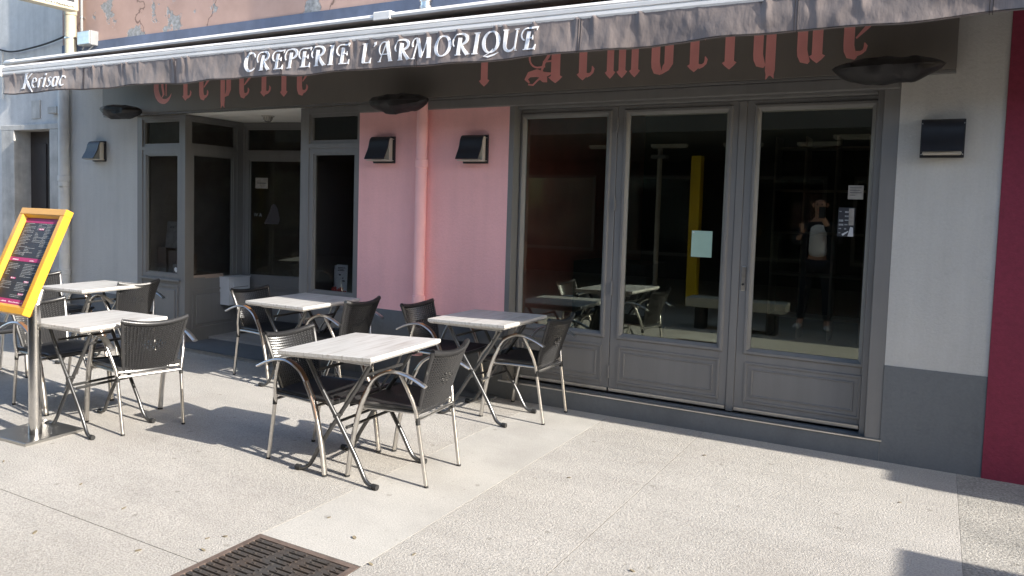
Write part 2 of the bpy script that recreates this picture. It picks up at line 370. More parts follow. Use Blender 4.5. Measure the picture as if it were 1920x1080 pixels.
# small leaves and litter on the paving
leafpts = [(-3.9, -3.02), (-2.75, -3.05), (-2.80, -3.11), (-2.95, -3.36), (-2.72, -3.2), (-3.5, -3.5), (-2.25, -2.73), (-1.92, -2.72), (-2.02, -2.9), (-1.05, -2.33), (-1.75, -1.42), (-.1, -.75), (-1.2, -.55), (-3.42, -3.1), (-4.6, -3.05), (-2.5, -2.62)]
LL = ['dry leaf at the far left of the open paving near the table shadow', 'dry leaf just left of the rear corner of the drain grate', 'darker leaf close beside the rear left edge of the drain grate', 'leaf on the lower left paving left of the drain grate', 'leaf touching the left side of the drain grate', 'leaf at the bottom left of the paving by the cross joint', 'leaf in the middle of the pale strip above the drain grate', 'leaf on the pale strip near its right joint by the drain', 'leaf at the right corner of the drain grate', 'olive leaf alone on the open paving in the lower middle', 'small leaf on the paving a little in front of the left folding door', 'leaf near the corner of the shade at the right wall', 'leaf just in front of the door step below the right folding door', 'leaf between the drain grate and the menu stand', 'leaf on the paving in front of the menu stand base', 'leaf at the left end of the pale strip under the front table']
for i, (x, y) in enumerate(leafpts):
    bm = bmesh.new(); n = 9; L = random.uniform(.010, .018); W = L*random.uniform(.35, .6); a = random.uniform(0, 3.1)
    top = [bm.verts.new((L*math.cos(2*math.pi*k/n)*random.uniform(.85, 1.1), W*math.sin(2*math.pi*k/n), .0035+.004*abs(math.cos(math.pi*k/n)))) for k in range(n)]
    bot = [bm.verts.new((v.co.x, v.co.y, v.co.z-.002)) for v in top]
    bm.faces.new(top); bm.faces.new(bot[::-1])
    for k in range(n): bm.faces.new((top[k], top[(k+1) % n], bot[(k+1) % n], bot[k]))
    o = link('dry_leaf', bm, 'leaf', label=LL[i], category='leaf', group='dry leaves scattered on the paving')
    o.location = (x, y, gz(x)); o.rotation_euler.z = a

# ------------------------------------------------------------------ CAFE BUILDING
cafe = empty('cafe_building', (0, 0, 0), label='creperie building with pink and grey walls, dark shopfront and flaking salmon upper wall', category='building')
def wall(x0, x1, z0, z1, m, y0=0, y1=.3, name='wall'): return bx(name, m, cafe, x0, x1, y0, y1, z0, z1)
wall(-8.96, -7.592, .42, 3.05, 'grey_wall'); wall(-8.96, -7.592, -.1, .42, 'dado_grey', y0=-.004, name='dado')
wall(-4.489, -2.974, .602, 2.46, 'pink_wall'); wall(-4.489, -2.974, -.1, .602, 'dado_grey', y0=-.004, name='dado')
wall(-.245, .299, .612, 3.05, 'grey_wall'); wall(-.245, .299, -.1, .612, 'dado_grey', y0=-.004, name='dado')
wall(-7.592, -4.489, 2.46, 3.05, 'fascia', y0=.002); wall(-4.489, -.245, 2.46, 3.05, 'fascia', y0=.002)
# upper walls with painted band
bx('band', 'blue_band', cafe, -8.96, .299, -.012, .3, 3.05, 3.27)
bx('upper_wall', 'flaking_render', cafe, -8.96, .299, 0, .3, 3.27, 7.2)
bx('roof', 'arcade_dark', cafe, -8.96, .299, -.25, 6, 7.2, 7.3)
bx('back_wall', 'grey_wall', cafe, -8.96, .299, 5.7, 6, -.1, 7.2)
bx('upper_floor', 'room_grey', cafe, -8.96, .299, .3, 5.7, 2.62, 2.9)
# fascia board with gothic letters
fa = bx('fascia_board', 'fascia', cafe, -8.12, .037, -.06, -.0005, 2.425, 3.02, bev=.003)
bx('fascia_trim', 'frame_grey', cafe, -8.12, .037, -.05, -.0008, 2.405, 2.423, bev=.002)
bx('fascia_trim', 'frame_grey', cafe, -4.47, -.25, -.045, .0, 2.33, 2.403, bev=.006)
def gothic():
    specs = dict(word1=[('C', -7.215, -6.917, 2.53), ('r', -6.784, -6.653, 2.53), ('ê', -6.525, -6.39, 2.521), ('p', -6.243, -6.068, 2.53), ('e', -5.949, -5.803, 2.515), ('r', -5.666, -5.546, 2.52), ('i', -5.408, -5.305, 2.508), ('e', -5.191, -5.059, 2.507)],
     word2=[('l', -3.226, -3.137, 2.489), ('A', -2.805, -2.503, 2.482), ('r', -2.386, -2.267, 2.49), ('m', -2.171, -1.892, 2.49), ('o', -1.815, -1.654, 2.495), ('r', -1.561, -1.44, 2.50), ('i', -1.322, -1.227, 2.503), ('q', -1.121, -.966, 2.50), ('u', -.85, -.684, 2.508), ('e', -.578, -.442, 2.516)])
    H = .26; W_ = .062
    for wd in specs.values():
        for ch, x0, x1, z0 in wd:
            bm = bmesh.new(); c = (x0+x1)/2; wd_ = x1-x0
            lift = [0.0]
            F = lambda x, y, l: (x, -.0605-l, y)
            def rb(p, ws):
                lift[0] += .0004; ribbon(bm, p, ws, F, lift[0])
            def stem(x, top=H, w_=W_, z=z0):
                rb([(x, z+top), (x, z+.07), (x, z+.055), (x, z+.045), (x, z+.022), (x, z)], [w_, w_, w_, w_*1.55, w_*.9, .002])
            def bowl(xl, top=H, z=z0, w_=W_):
                rb([(xl+w_/2, z+top), (xl+w_/2, z+.09), (xl+w_/2+.004, z+.06), (xl+w_*.75, z+.03), (xl+w_*1.2, z+.006)], [w_, w_, w_*1.05, w_*1.0, .02])
            def hook(x, z=z0):
                rb([(x-.01, z+.035), (x+.018, z+.04), (x+.036, z+.055), (x+.042, z+.08), (x+.034, z+.1)], [.035, .022, .02, .022, .006])
            if ch == 'C':
                rb(arc(c, z0+.16, .13, .155, 75, 330, 18), [.01, .02, .03, .04, .05, .06, .07, .075, .078, .08, .078, .07, .065, .055, .05, .04, .03, .015, .004]); rb([(c-.03, z0+.28), (c-.03, z0+.16), (c-.01, z0+.08), (c-.04, z0+.04)], [.03, .035, .03, .004]); rb([(c+.03, z0+.29), (c+.03, z0+.06)], [.02, .012])
            elif ch == 'r': stem(x0+.05); hook(x0+.09); rb([(x0+.06, z0+H-.03), (x1-.02, z0+H+.01), (x1, z0+H-.05)], [.02, .05, .004])
            elif ch in 'eê':
                bowl(x0); hook(x0+.085); rb([(x0+.03, z0+H), (x1-.02, z0+H+.005), (x1, z0+H-.06), (x0+.07, z0+H-.13)], [.02, .04, .03, .01])
            elif ch in 'i': stem(c)
            elif ch == 'l': stem(c, .40)
            elif ch == 'p':
                rb([(x0+.06, z0+H), (x0+.06, z0-.02), (x0+.06, z0-.075)], [W_, W_, W_*.75]); rb([(x0+.045, z0-.07), (x0+.035, z0-.1)], [.022, .002]); rb([(x0+.075, z0-.07), (x0+.085, z0-.095)], [.022, .002])
                rb([(x1-.03, z0+H), (x1-.03, z0+.08), (x1-.05, z0+.04), (x0+.08, z0+.01)], [W_, W_, W_*.8, .004])
            elif ch == 'q':
                bowl(x0); rb([(x1-.045, z0+H), (x1-.045, z0-.02), (x1-.045, z0-.055)], [W_, W_, W_*.75]); rb([(x1-.06, z0-.05), (x1-.07, z0-.08)], [.022, .002]); rb([(x1-.03, z0-.05), (x1-.02, z0-.075)], [.022, .002])
            elif ch == 'm': stem(x0+.05, w_=.052); stem(x0+.14, w_=.052); stem(x0+.235, w_=.052); rb([(x0+.02, z0+H), (x0+.25, z0+H+.01)], [.03, .03])
            elif ch == 'u': bowl(x0); stem(x1-.045)
            elif ch == 'o':
                bowl(x0); rb([(x1-.035, z0+H), (x1-.035, z0+.075), (x1-.055, z0+.045), (x0+.075, z0+.004)], [W_, W_, W_*.9, .004]); rb([(x0+.01, z0+H), (x1, z0+H)], [.03, .03])
            elif ch == 'A':
                stem(x1-.055, .34, .075); rb([(x1-.05, z0+.3), (c, z0+.16), (c-.03, z0+.07)], [.02, .024, .014])
                rb(arc(x0+.1, z0+.2, .075, .075, 100, 280, 12)+[(x0+.16, z0+.13)], .014)
                rb([(x0+.03, z0+.012), (x0+.0, z0+.04), (x0+.025, z0+.075), (x0+.09, z0+.085), (x0+.15, z0+.065), (x1-.09, z0+.075)], [.012, .03, .045, .06, .05, .012])
                rb([(x0+.02, z0), (x0+.06, z0-.005), (x0+.1, z0+.03), (x0+.14, z0+.055)], [.012, .014, .014, .02]); rb([(x0+.13, z0+.06), (x0+.16, z0+.03), (x0+.18, z0+.01)], [.06, .05, .002])
                rb([(x0+.14, z0+.165), (x1-.06, z0+.17)], [.012, .012])
            link('letter', bm, 'gothic_red', fa)
gothic()

# ---- porch (recessed entrance) ----
def framed(name, parent, f, s0, s1, z0, z1, fw_=.05, d0=0, d1=.05, glass='glass_window', fm='frame_grey', rim=True):
    """one window: frame of four members with a chamfer-like inner rim and a pane child. f(s,d,z) maps to world"""
    bm = bmesh.new()
    box(bm, s0, s1, d0, d1, z1-fw_, z1, f=f); box(bm, s0, s1, d0, d1, z0, z0+fw_, f=f)
    box(bm, s0, s0+fw_, d0, d1, z0+fw_, z1-fw_, f=f); box(bm, s1-fw_, s1, d0, d1, z0+fw_, z1-fw_, f=f)
    if rim:
        q = .014; a, b, c, d = s0+fw_, s1-fw_, z0+fw_, z1-fw_
        box(bm, a, b, d0+.012, d1-.006, d-q, d, f=f); box(bm, a, b, d0+.012, d1-.006, c, c+q, f=f)
        box(bm, a, a+q, d0+.012, d1-.006, c+q, d-q, f=f); box(bm, b-q, b, d0+.012, d1-.006, c+q, d-q, f=f)
    o = link(name, bm, fm, parent)
    bm = bmesh.new(); box(bm, s0+fw_-.005, s1-fw_+.005, (d0+d1)/2+.004, (d0+d1)/2+.009, z0+fw_-.005, z1-fw_+.005, f=f)
    link('pane', bm, glass, o)
    return o
ident = lambda s, d, z: (s, d, z)
def solid(name, f, *d, m='frame_grey', parent=cafe, bev=0):
    bm = bmesh.new(); box(bm, *d, f=f)
    if bev: bmesh.ops.bevel(bm, geom=bm.edges[:], offset=bev, segments=1, affect='EDGES')
    return link(name, bm, m, parent)
def raised(name, f, s0, s1, z0, z1, d=0, parent=cafe, m='frame_grey'):
    """panel with surrounding moulding"""
    bm = bmesh.new(); w_ = .022
    box(bm, s0, s1, d-.012, d, z1-w_, z1, f=f); box(bm, s0, s1, d-.012, d, z0, z0+w_, f=f)
    box(bm, s0, s0+w_, d-.012, d, z0+w_, z1-w_, f=f); box(bm, s1-w_, s1, d-.012, d, z0+w_, z1-w_, f=f)
    q = .05
    o = bmesh.new(); box(o, s0+q, s1-q, d-.010, d, z0+q, z1-q, f=f)
    bmesh.ops.bevel(o, geom=o.edges[:], offset=.006, segments=1, affect='EDGES')
    p = link(name, bm, m, parent); link('field', o, m, p); return p
# left front window bay -7.592..-6.81
def bay(f, s0, s1, pane_s, pane_z, tr_s, tr_z, top=2.40):
    d0, d1 = 0, .06
    # members
    solid('window_post', f, s0, pane_s[0]-.05, d0, d1, -.1, top); solid('window_post', f, pane_s[1]+.05, s1, d0, d1, -.1, top)
    solid('window_head', f, pane_s[0]-.05, pane_s[1]+.05, d0+.002, d1, tr_z[1]+.03, top)
    solid('transom_rail', f, pane_s[0]-.05, pane_s[1]+.05, d0+.001, d1, pane_z[1]+.05, tr_z[0]-.03)
    framed('window', cafe, f, pane_s[0]-.05, pane_s[1]+.05, pane_z[0]-.05, pane_z[1]+.05, .05, .008, .055)
    framed('transom_window', cafe, f, pane_s[0]-.05, pane_s[1]+.05, tr_z[0]-.03, tr_z[1]+.03, .03, .014, .055, rim=False)
    solid('lower_panel', f, pane_s[0]-.05, pane_s[1]+.05, d0+.006, d1, -.1, pane_z[0]-.05)
    if pane_s[1]-pane_s[0] > .3: raised('wood_panel', f, pane_s[0]-.02, pane_s[1]+.02, .12, pane_z[0]-.11, .006)
bay(ident, -7.592, -6.81, (-7.461, -6.941), (.708, 1.987), (-7.50, -6.90), (2.105, 2.334))
bx('window_sill', 'frame_grey', cafe, -7.53, -6.87, -.03, 0, .64, .66, bev=.004)
bay(ident, -5.192, -4.489, (-5.04, -4.545), (.695, 1.977), (-5.08, -4.52), (2.10, 2.313))
ret = lambda s, d, z: (-6.812-.05*s/.84-d, s, z)      # return wall, facing +x
bay(ret, .062, .84, (.125, .700), (.66, 1.995), (.125, .70), (2.11, 2.335))
# back wall of the porch, running to the right and a little deeper
L_ = math.hypot(1.68, .41); ux, uy = 1.68/L_, .41/L_
bk = lambda s, d, z: (-6.866+ux*s-uy*d, .84+uy*s+ux*d, z)
bay(bk, 0.0, 1.0, (.075, .93), (.66, 1.98), (.075, .93), (2.09, 2.32))
bay(bk, 1.0, L_, (1.08, 1.62), (.3, 1.98), (1.08, 1.62), (2.09, 2.32))
rr_ = lambda s, d, z: (-5.19+d, s, z)
solid('return_wall', rr_, .065, 1.25, 0, .06, -.1, 2.4, m='frame_grey')
bm = bmesh.new(); vs = [(-7.55, .0, 0), (-4.5, .0, 0), (-4.5, 1.6, 0), (-7.55, 1.6, 0)]
box(bm, -7.58, -4.50, -.045, 1.6, 2.405, 2.424); link('porch_ceiling', bm, 'ceiling_white', cafe)
bx('porch_floor', 'dado_grey', cafe, -6.80, -5.20, -.20, 1.3, -.1, .0)
bx('porch_floor', 'dado_grey', cafe, -5.198, -3.004, -.20, -.005, -.1, .0)
bx('threshold', 'alu_brush', cafe, -6.82, -3.004, -.225, -.2005, -.09, .004)
# ---- folding doors ----
DY = .12
bx('door_jamb', 'frame_grey', cafe, -2.974, -2.93, 0, .2, .13, 2.403, bev=.004)
bx('door_jamb', 'frame_grey', cafe, -.335, -.2455, 0, .2, -.02, 2.403, bev=.004)
bx('door_jamb', 'frame_grey', cafe, -.372, -.335, .05, .2, .13, 2.35, bev=.006)
bx('door_head', 'frame_grey', cafe, -2.93, -.335, .004, .2, 2.345, 2.402, bev=.004)
bx('door_head', 'frame_grey', cafe, -2.93, -.372, .05, .2, 2.315, 2.345, bev=.006)
def leaf(s0, s1, g0, g1, handle=False, hinge=None):
    d = bx('door', 'frame_grey', cafe, s0, s1, DY+.055, DY+.0551, .17, .1701)
    bm = bmesh.new(); z0, z1, gb, gt = .165, 2.312, .601, 2.242
    box(bm, s0, g0-.02, DY, DY+.05, z0, z1); box(bm, g1+.02, s1, DY, DY+.05, z0, z1)
    box(bm, g0-.02, g1+.02, DY, DY+.05, gt+.02, z1); box(bm, g0-.02, g1+.02, DY, DY+.05, z0, gb-.02)
    bmesh.ops.bevel(bm, geom=[e for e in bm.edges if abs(e.verts[0].co.z-e.verts[1].co.z) > 1], offset=.003, segments=1, affect='EDGES')
    old = d.data; link_me = bpy.data.meshes.new('door'); bmesh.ops.recalc_face_normals(bm, faces=bm.faces); bm.to_mesh(link_me); bm.free(); link_me.materials.append(M['frame_grey']); d.data = link_me; bpy.data.meshes.remove(old)
    # mitred glazing bead: sloped
    bm = bmesh.new(); a, b, c, e = g0-.045, g1+.045, gb-.045, gt+.045
    prof = [(0, DY-.001), (.008, DY-.014), (.024, DY-.014), (.030, DY-.004), (.045, DY+.012), (.045, DY+.03)]
    ring = []
    for q, y in prof: ring.append([bm.verts.new(p) for p in ((a+q, y, c+q), (b-q, y, c+q), (b-q, y, e-q), (a+q, y, e-q))])
    for A, B in zip(ring, ring[1:]):
        for k in range(4): bm.faces.new((A[k], A[(k+1) % 4], B[(k+1) % 4], B[k]))
    link('glazing_bead', bm, 'frame_grey', d)
    bx('pane', 'glass_door', d, g0-.002, g1+.002, DY+.022, DY+.028, gb-.002, gt+.002)
    # lower panel moulding
    a, b, c, e = g0-.03, g1+.03, .215, .505
    for (aa, bb, cc, ee, w_, yy) in ((a, b, c, e, .016, DY-.008), (a+.045, b-.045, c+.045, e-.045, .010, DY-.006)):
        bm = bmesh.new(); prof = [(0, DY-.0005), (.003, yy), (w_, yy), (w_+.004, DY-.0005)]; ring = []
        for q, y in prof: ring.append([bm.verts.new(p) for p in ((aa+q, y, cc+q), (bb-q, y, cc+q), (bb-q, y, ee-q), (aa+q, y, ee-q))])
        for A, B in zip(ring, ring[1:]):
            for k in range(4): bm.faces.new((A[k], A[(k+1) % 4], B[(k+1) % 4], B[k]))
        link('panel_moulding', bm, 'frame_grey', d)
    bx('weather_bar', 'alu_brush', d, s0+.004, s1-.004, DY-.014, DY, .150, .178, bev=.003)
    if hinge is not None:
        for z in (2.17, 1.58, .94, .30):
            bm = bmesh.new(); tube(bm, [(hinge, DY-.008, z-.05), (hinge, DY-.008, z+.05)], .009, 8); link('hinge', bm, 'frame_grey', d, smooth=True)
    if handle:
        bx('lock_plate', 'alu_brush', d, -1.162, -1.136, DY-.006, DY, 1.0, 1.17, bev=.002)
        bm = bmesh.new(); tube(bm, [(-1.149, DY-.02, 1.045), (-1.149, DY-.002, 1.045)], .008, 10); link('handle', bm, 'lamp_black', d, smooth=True)
    return d
leaf(-2.928, -2.116, -2.884, -2.203); leaf(-2.112, -1.232, -2.018, -1.315, hinge=-2.114); leaf(-1.178, -.374, -1.085, -.405+.0, handle=True)
bx('door_post', 'frame_grey', cafe, -1.231, -1.179, DY-.006, DY+.05, .14, 2.312, bev=.004)
bx('door_step', 'dado_grey', cafe, -3.0, -.2462, -.006, .32, -.1, .127, bev=.003)
bx('step_nosing', 'alu_brush', cafe, -3.005, -.236, -.014, .012, .124, .136, bev=.002)
bx('step_tread', 'dado_grey', cafe, -2.97, -.25, .013, .30, .1275, .131)
bm = bmesh.new()
for x in (-2.55, -2.05, -1.45, -.85): box(bm, x, x+.003, .014, .29, .1311, .1318)
link('tread_joint', bm, 'joint', cafe)
# small screws / ball catches on post
bm = bmesh.new()
for z in (2.24, 2.215, 2.19): tube(bm, [(-1.207, DY-.010, z), (-1.207, DY-.004, z)], .006, 8)
link('bolt', bm, 'frame_grey', cafe, smooth=True)
# ---- interiors ----
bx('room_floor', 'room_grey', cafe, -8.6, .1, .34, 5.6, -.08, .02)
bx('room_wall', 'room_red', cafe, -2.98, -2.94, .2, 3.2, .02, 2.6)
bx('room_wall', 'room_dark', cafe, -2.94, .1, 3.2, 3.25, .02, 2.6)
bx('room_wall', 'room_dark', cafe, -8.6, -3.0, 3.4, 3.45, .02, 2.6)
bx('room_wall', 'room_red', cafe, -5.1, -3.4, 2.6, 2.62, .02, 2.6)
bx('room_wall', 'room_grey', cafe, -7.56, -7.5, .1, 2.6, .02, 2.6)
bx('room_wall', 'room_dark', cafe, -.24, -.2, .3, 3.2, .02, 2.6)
bm = bmesh.new()
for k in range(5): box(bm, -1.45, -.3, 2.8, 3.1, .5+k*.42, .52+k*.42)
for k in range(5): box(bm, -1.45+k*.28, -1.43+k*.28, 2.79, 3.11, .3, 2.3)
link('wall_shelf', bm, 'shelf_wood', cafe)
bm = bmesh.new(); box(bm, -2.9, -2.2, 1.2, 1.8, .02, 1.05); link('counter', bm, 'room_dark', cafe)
# window display cards inside left window
def card(name, x0, x1, z0, z1, y, m, label, cat='notice', lean=.03, group=None):
    e = empty(name, (x0, y, z0), label=label, category=cat)
    if group: e['group'] = group
    bm = bmesh.new(); f = lambda a, b, c: (a, b+lean*(c/(z1-z0)), c)
    box(bm, 0, x1-x0, 0, .004, 0, z1-z0, f=f); link('sheet', bm, m, e)
    return e, f
bx('display_shelf', 'shelf_wood', cafe, -7.49, -6.85, .08, .55, .66, .70)
e, f = card('poster', -7.28, -7.09, .98, 1.27, .12, 'paper_grey', 'upright brown card with two dots behind the left window', 'poster')
bm = bmesh.new(); box(bm, .06, .072, -.003, 0, .22, .235, f=f); box(bm, .10, .112, -.003, 0, .22, .235, f=f); link('print', bm, 'ink', e)
e, f = card('poster', -7.07, -6.93, 1.02, 1.32, .11, 'paper_grey', 'card with a dark round seal behind the left window', 'poster')
bm = bmesh.new(); ribbon(bm, arc(.075, .20, .05, .05, 0, 360, 20), .012, lambda x, y, l: (x, -.002-l+.03*y/.3, y)); ribbon(bm, arc(.075, .20, .03, .03, 0, 360, 16), .01, lambda x, y, l: (x, -.002-l+.03*y/.3, y)); link('print', bm, 'ink', e)
e, f = card('cardboard_box', -7.44, -7.30, .705, .98, .14, 'paper_grey', 'lowest pale brown box in the left corner of the left window', 'box')
bm = bmesh.new(); box(bm, 0, .14, .005, .12, 0, .27); link('body', bm, 'shelf_wood', e)
e, f = card('cardboard_box', -7.27, -7.12, .705, .95, .15, 'paper_grey', 'pale brown box under the brown card in the left window', 'box')
bm = bmesh.new(); box(bm, 0, .15, .005, .12, 0, .24); link('body', bm, 'shelf_wood', e)
e, f = card('cardboard_box', -7.09, -6.95, .705, .93, .15, 'room_grey', 'dark grey box under the sealed card in the left window', 'box')
bm = bmesh.new(); box(bm, 0, .14, .005, .12, 0, .22); link('body', bm, 'shelf_wood', e)
# round white sticker on left window
e = empty('sticker', (-6.985, .026, .765), label='small white sticker on a black square at the foot of the left window', category='sticker')
bx('backing', 'lamp_black', e, -.05, .05, 0, .002, -.055, .055)
bm = bmesh.new(); ribbon(bm, arc(0, 0, .011, .012, 0, 360, 12), .022, lambda x, y, l: (x, -.001-l, y)); box(bm, -.003, .02, -.003, -.0026, -.03, -.008); link('print', bm, 'paper_white', e)
# notices on porch back glass
e = empty('notice', bk(.23, .024, 1.72), math.atan2(uy, ux), label='grey paper notice high on the dark porch door glass', category='notice')
bx('sheet', 'paper_grey', e, -.08, .08, 0, .002, -.06, .06)
bx('print', 'ink', e, -.06, .06, -.001, 0, -.003, .003)
e = empty('sticker', bk(.25, .024, 1.37), math.atan2(uy, ux), label='faded bell-shaped sticker with white lettering on the porch door glass', category='sticker')
bm = bmesh.new(); vs = [(.02, -.11), (.2, -.11), (.22, -.06), (.19, .07), (.15, .12), (.11, .1), (.09, .03)]
A = [bm.verts.new((x, 0, y)) for x, y in vs]; B = [bm.verts.new((x, .002, y)) for x, y in vs]; bm.faces.new(A); bm.faces.new(B[::-1])
for k in range(len(vs)): bm.faces.new((A[k], A[(k+1) % len(vs)], B[(k+1) % len(vs)], B[k]))
link('shape', bm, 'bell_grey', e)
TX = Matrix.Rotation(R(90), 4, 'X')
text_obj('lettering', 'IV A', .055, Matrix.Translation((-.06, -.002, -.03))@TX, 'menu_text', e)

# ---- porch ceiling lamp ----
e = empty('ceiling_lamp', (-6.04, .41, 2.4045), label='small round caged lamp under the white porch ceiling', category='lamp')
bm = bmesh.new(); tube(bm, [(0, 0, 0), (0, 0, -.02)], [.11, .10], 20); link('base', bm, 'lamp_white', e, smooth=True)
bm = bmesh.new(); tube(bm, [(0, 0, -.02), (0, 0, -.05), (0, 0, -.08), (0, 0, -.095)], [.075, .07, .05, .01], 16); link('globe', bm, 'lamp_white', e, smooth=True)
bm = bmesh.new()
for k in range(6):
    a = math.pi*k/6; tube(bm, [(.08*math.cos(a)*c_, .08*math.sin(a)*c_, -.02-.085*s_) for c_, s_ in ((1, 0), (.9, .5), (.5, .92), (0, 1), (-.5, .92), (-.9, .5), (-1, 0))], .003, 5)
link('cage', bm, 'lamp_black', e, smooth=True); e.scale = (.62, .62, .62)

# ---- wall lamps ----
def wall_lamp():
    e = empty('wall_lamp', (0, 0, 0), category='wall lamp', group='black curved lamps on the front wall')
    bx('back_plate', 'lamp_black', e, -.115, .115, -.022, 0, -.115, .115, bev=.003)
    bm = bmesh.new(); prof = [(-.022, .112), (-.05, .112), (-.075, .10), (-.092, .07), (-.102, .03), (-.118, -.01), (-.142, -.05), (-.160, -.085)]
    prof = [(p.x, p.y) for p in cr([(a, b, 0) for a, b in prof], 3)]; th = .006; rows = []
    for i, (y, z) in enumerate(prof):
        j = min(i+1, len(prof)-1); k = max(i-1, 0); d = Vector((prof[j][0]-prof[k][0], prof[j][1]-prof[k][1])).normalized(); nrm = Vector((-d.y, d.x))
        yi, zi = y-nrm.x*th*-1*-1, z-nrm.y*th
        rows.append([bm.verts.new((-.105, y, z)), bm.verts.new((.105, y, z)), bm.verts.new((.105, y+.007, z-.003)), bm.verts.new((-.105, y+.007, z-.003))])
    for A, B in zip(rows, rows[1:]):
        for k in range(4): bm.faces.new((A[k], A[(k+1) % 4], B[(k+1) % 4], B[k]))
    bm.faces.new(rows[0]); bm.faces.new(rows[-1]); link('hood', bm, 'lamp_black', e, smooth=True)
    bx('inner_box', 'lamp_white', e, -.098, .098, -.07, -.0225, -.10, .10, bev=.004)
    bx('lens', 'lamp_white', e, -.10, .10, -.135, -.023, -.098, -.09)
    bm = bmesh.new()
    for x in (-.107, .107):
        for z in (-.095, .09): tube(bm, [(x, -.026, z), (x, -.022, z)], .004, 6)
    link('screw', bm, 'alu', e)
    return e
proto = None
for i, (x, z, lb) in enumerate([(-.01, 2.021, 'square black wall lamp on the grey wall right of the folding doors'), (-8.25, 2.03, 'black curved wall lamp on the grey wall by the left downpipe'),
  (-4.2, 2.0, 'black curved wall lamp on the pink wall left of the pink pipe'), (-3.27, 1.995, 'black curved wall lamp on the pink wall right of the pink pipe')]):
    o = wall_lamp() if proto is None else copy_tree(proto)
    if proto is None: proto = o
    o.location = (x, -.001, z); o['label'] = lb
# ---- heaters in black covers ----
def bag(rx, ry, rz, seed):
    e = empty('covered_heater', (0, 0, 0), category='heater', group='heaters in black covers under the sign board')
    bm = bmesh.new(); nu, nv = 28, 14; rows = []
    for i in range(nu+1):
        t = -1+2*i/nu; row = []
        prof = (1-abs(t)**2.2)**.7 if abs(t) < 1 else 0
        for j in range(nv):
            a = 2*math.pi*j/nv; wz = math.sin(a); wy = math.cos(a)
            nn = mnoise.noise(Vector((t*3+seed, wy*1.5, wz*1.5)))*.24+mnoise.noise(Vector((t*9+seed, wy*3, wz*3)))*.05
            up_ = .75 if wz > 0 else 1.15
            row.append(bm.verts.new((rx*t, ry*wy*prof*(1+nn), rz*(wz*up_*prof*(1+nn)-.12*(1-t*t)))))
        rows.append(row)
    for A, B in zip(rows, rows[1:]):
        for k in range(nv):
            try: bm.faces.new((A[k], A[(k+1) % nv], B[(k+1) % nv], B[k]))
            except Exception: pass
    bmesh.ops.remove_doubles(bm, verts=bm.verts, dist=.0008)
    link('cover', bm, 'bag_black', e, smooth=True)
    bm = bmesh.new(); tube(bm, [(0, ry*.3, rz*.2), (0, ry+.0, rz*.3), (0, .188, rz*.4)], .014, 8); link('bracket', bm, 'lamp_black', e, smooth=True)
    bm = bmesh.new(); tube(bm, cr([(-rx*.98, -.0, 0), (-rx*.6, -ry*.86, -.01), (0, -ry*1.03, -.012), (rx*.6, -ry*.86, -.01), (rx*.98, 0, 0)], 5), .004, 6); link('seam', bm, 'bag_black', e, smooth=True)
    return e
for (x, z, rx, rz, s, lb) in ((-.315, 2.43, .30, .085, 1, 'heater in a wide black cover near the grey wall and red house'), (-3.885, 2.385, .30, .085, 5, 'heater in a black cover above the pink wall'), (-7.52, 2.445, .33, .08, 9, 'heater in a black cover above the left window')):
    o = bag(rx, .13, rz, s); o.location = (x, -.25, z); o['label'] = lb
    if s == 9: o.rotation_euler.y = R(3)

# ---- downpipes ----
def pipe(name, x, y, z0, z1, r, m, label, collars, cat='drainpipe', clamps=()):
    e = empty(name, (x, y, z0), label=label, category=cat)
    bm = bmesh.new(); tube(bm, [(0, 0, 0), (0, 0, z1-z0)], r, 18); link('tube', bm, m, e, smooth=True)
    for z in collars:
        bm = bmesh.new(); tube(bm, [(0, 0, z-z0-.035), (0, 0, z-z0-.03), (0, 0, z-z0+.03), (0, 0, z-z0+.035)], [r, r+.008, r+.008, r], 18); link('collar', bm, m, e, smooth=True)
    for z in clamps:
        bm = bmesh.new(); tube(bm, [(0, 0, z-z0-.008), (0, 0, z-z0+.008)], r+.005, 18); box(bm, -.012, .012, r, -y-.001, z-z0-.008, z-z0+.008); link('clamp', bm, 'alu_brush', e)
    return e
pipe('downpipe', -8.84, -.07, -.05, 3.15, .06, 'pipe_paint', 'thick grey painted downpipe at the left end of the grey wall', (1.72, .62), clamps=(1.62,))
pipe('downpipe', -3.775, -.052, .25, 2.402, .048, 'pipe_pink', 'pink painted downpipe running down the pink wall', (.73, 1.88), clamps=())
pipe('roof_pipe', -8.645, -.1, 3.13, 6.9, .062, 'cream', 'cream round pipe beside the hanging sign above the awning', (3.6,), clamps=(3.31,), cat='pipe')
pipe('metal_pipe', -3.665, -.2, 3.11, 6.9, .046, 'steel', 'bare metal pipe rising above the middle of the awning', (3.2,), clamps=(3.125,), cat='pipe')
pipe('thin_conduit', -8.53, -.04, 3.38, 6.9, .016, 'grey_box', 'thin grey conduit going up from the junction box', (), cat='conduit', clamps=(3.55, 3.9))
e = empty('junction_box', (-8.39, -.001, 3.29), label='grey junction box on the wall above the awning', category='junction box')
bx('body', 'grey_box', e, -.12, .12, -.10, 0, -.075, .085, bev=.01); bx('lid', 'alu_brush', e, -.112, .112, -.112, -.1005, -.067, .077, bev=.004)
bm = bmesh.new(); tube(bm, cr([(-.08, -.05, -.075), (-.09, -.06, -.12), (-.02, -.06, -.14), (.05, -.05, -.10), (.1, -.05, -.07)], 5), .008, 6); link('wire_loop', bm, 'grey_box', e, smooth=True)

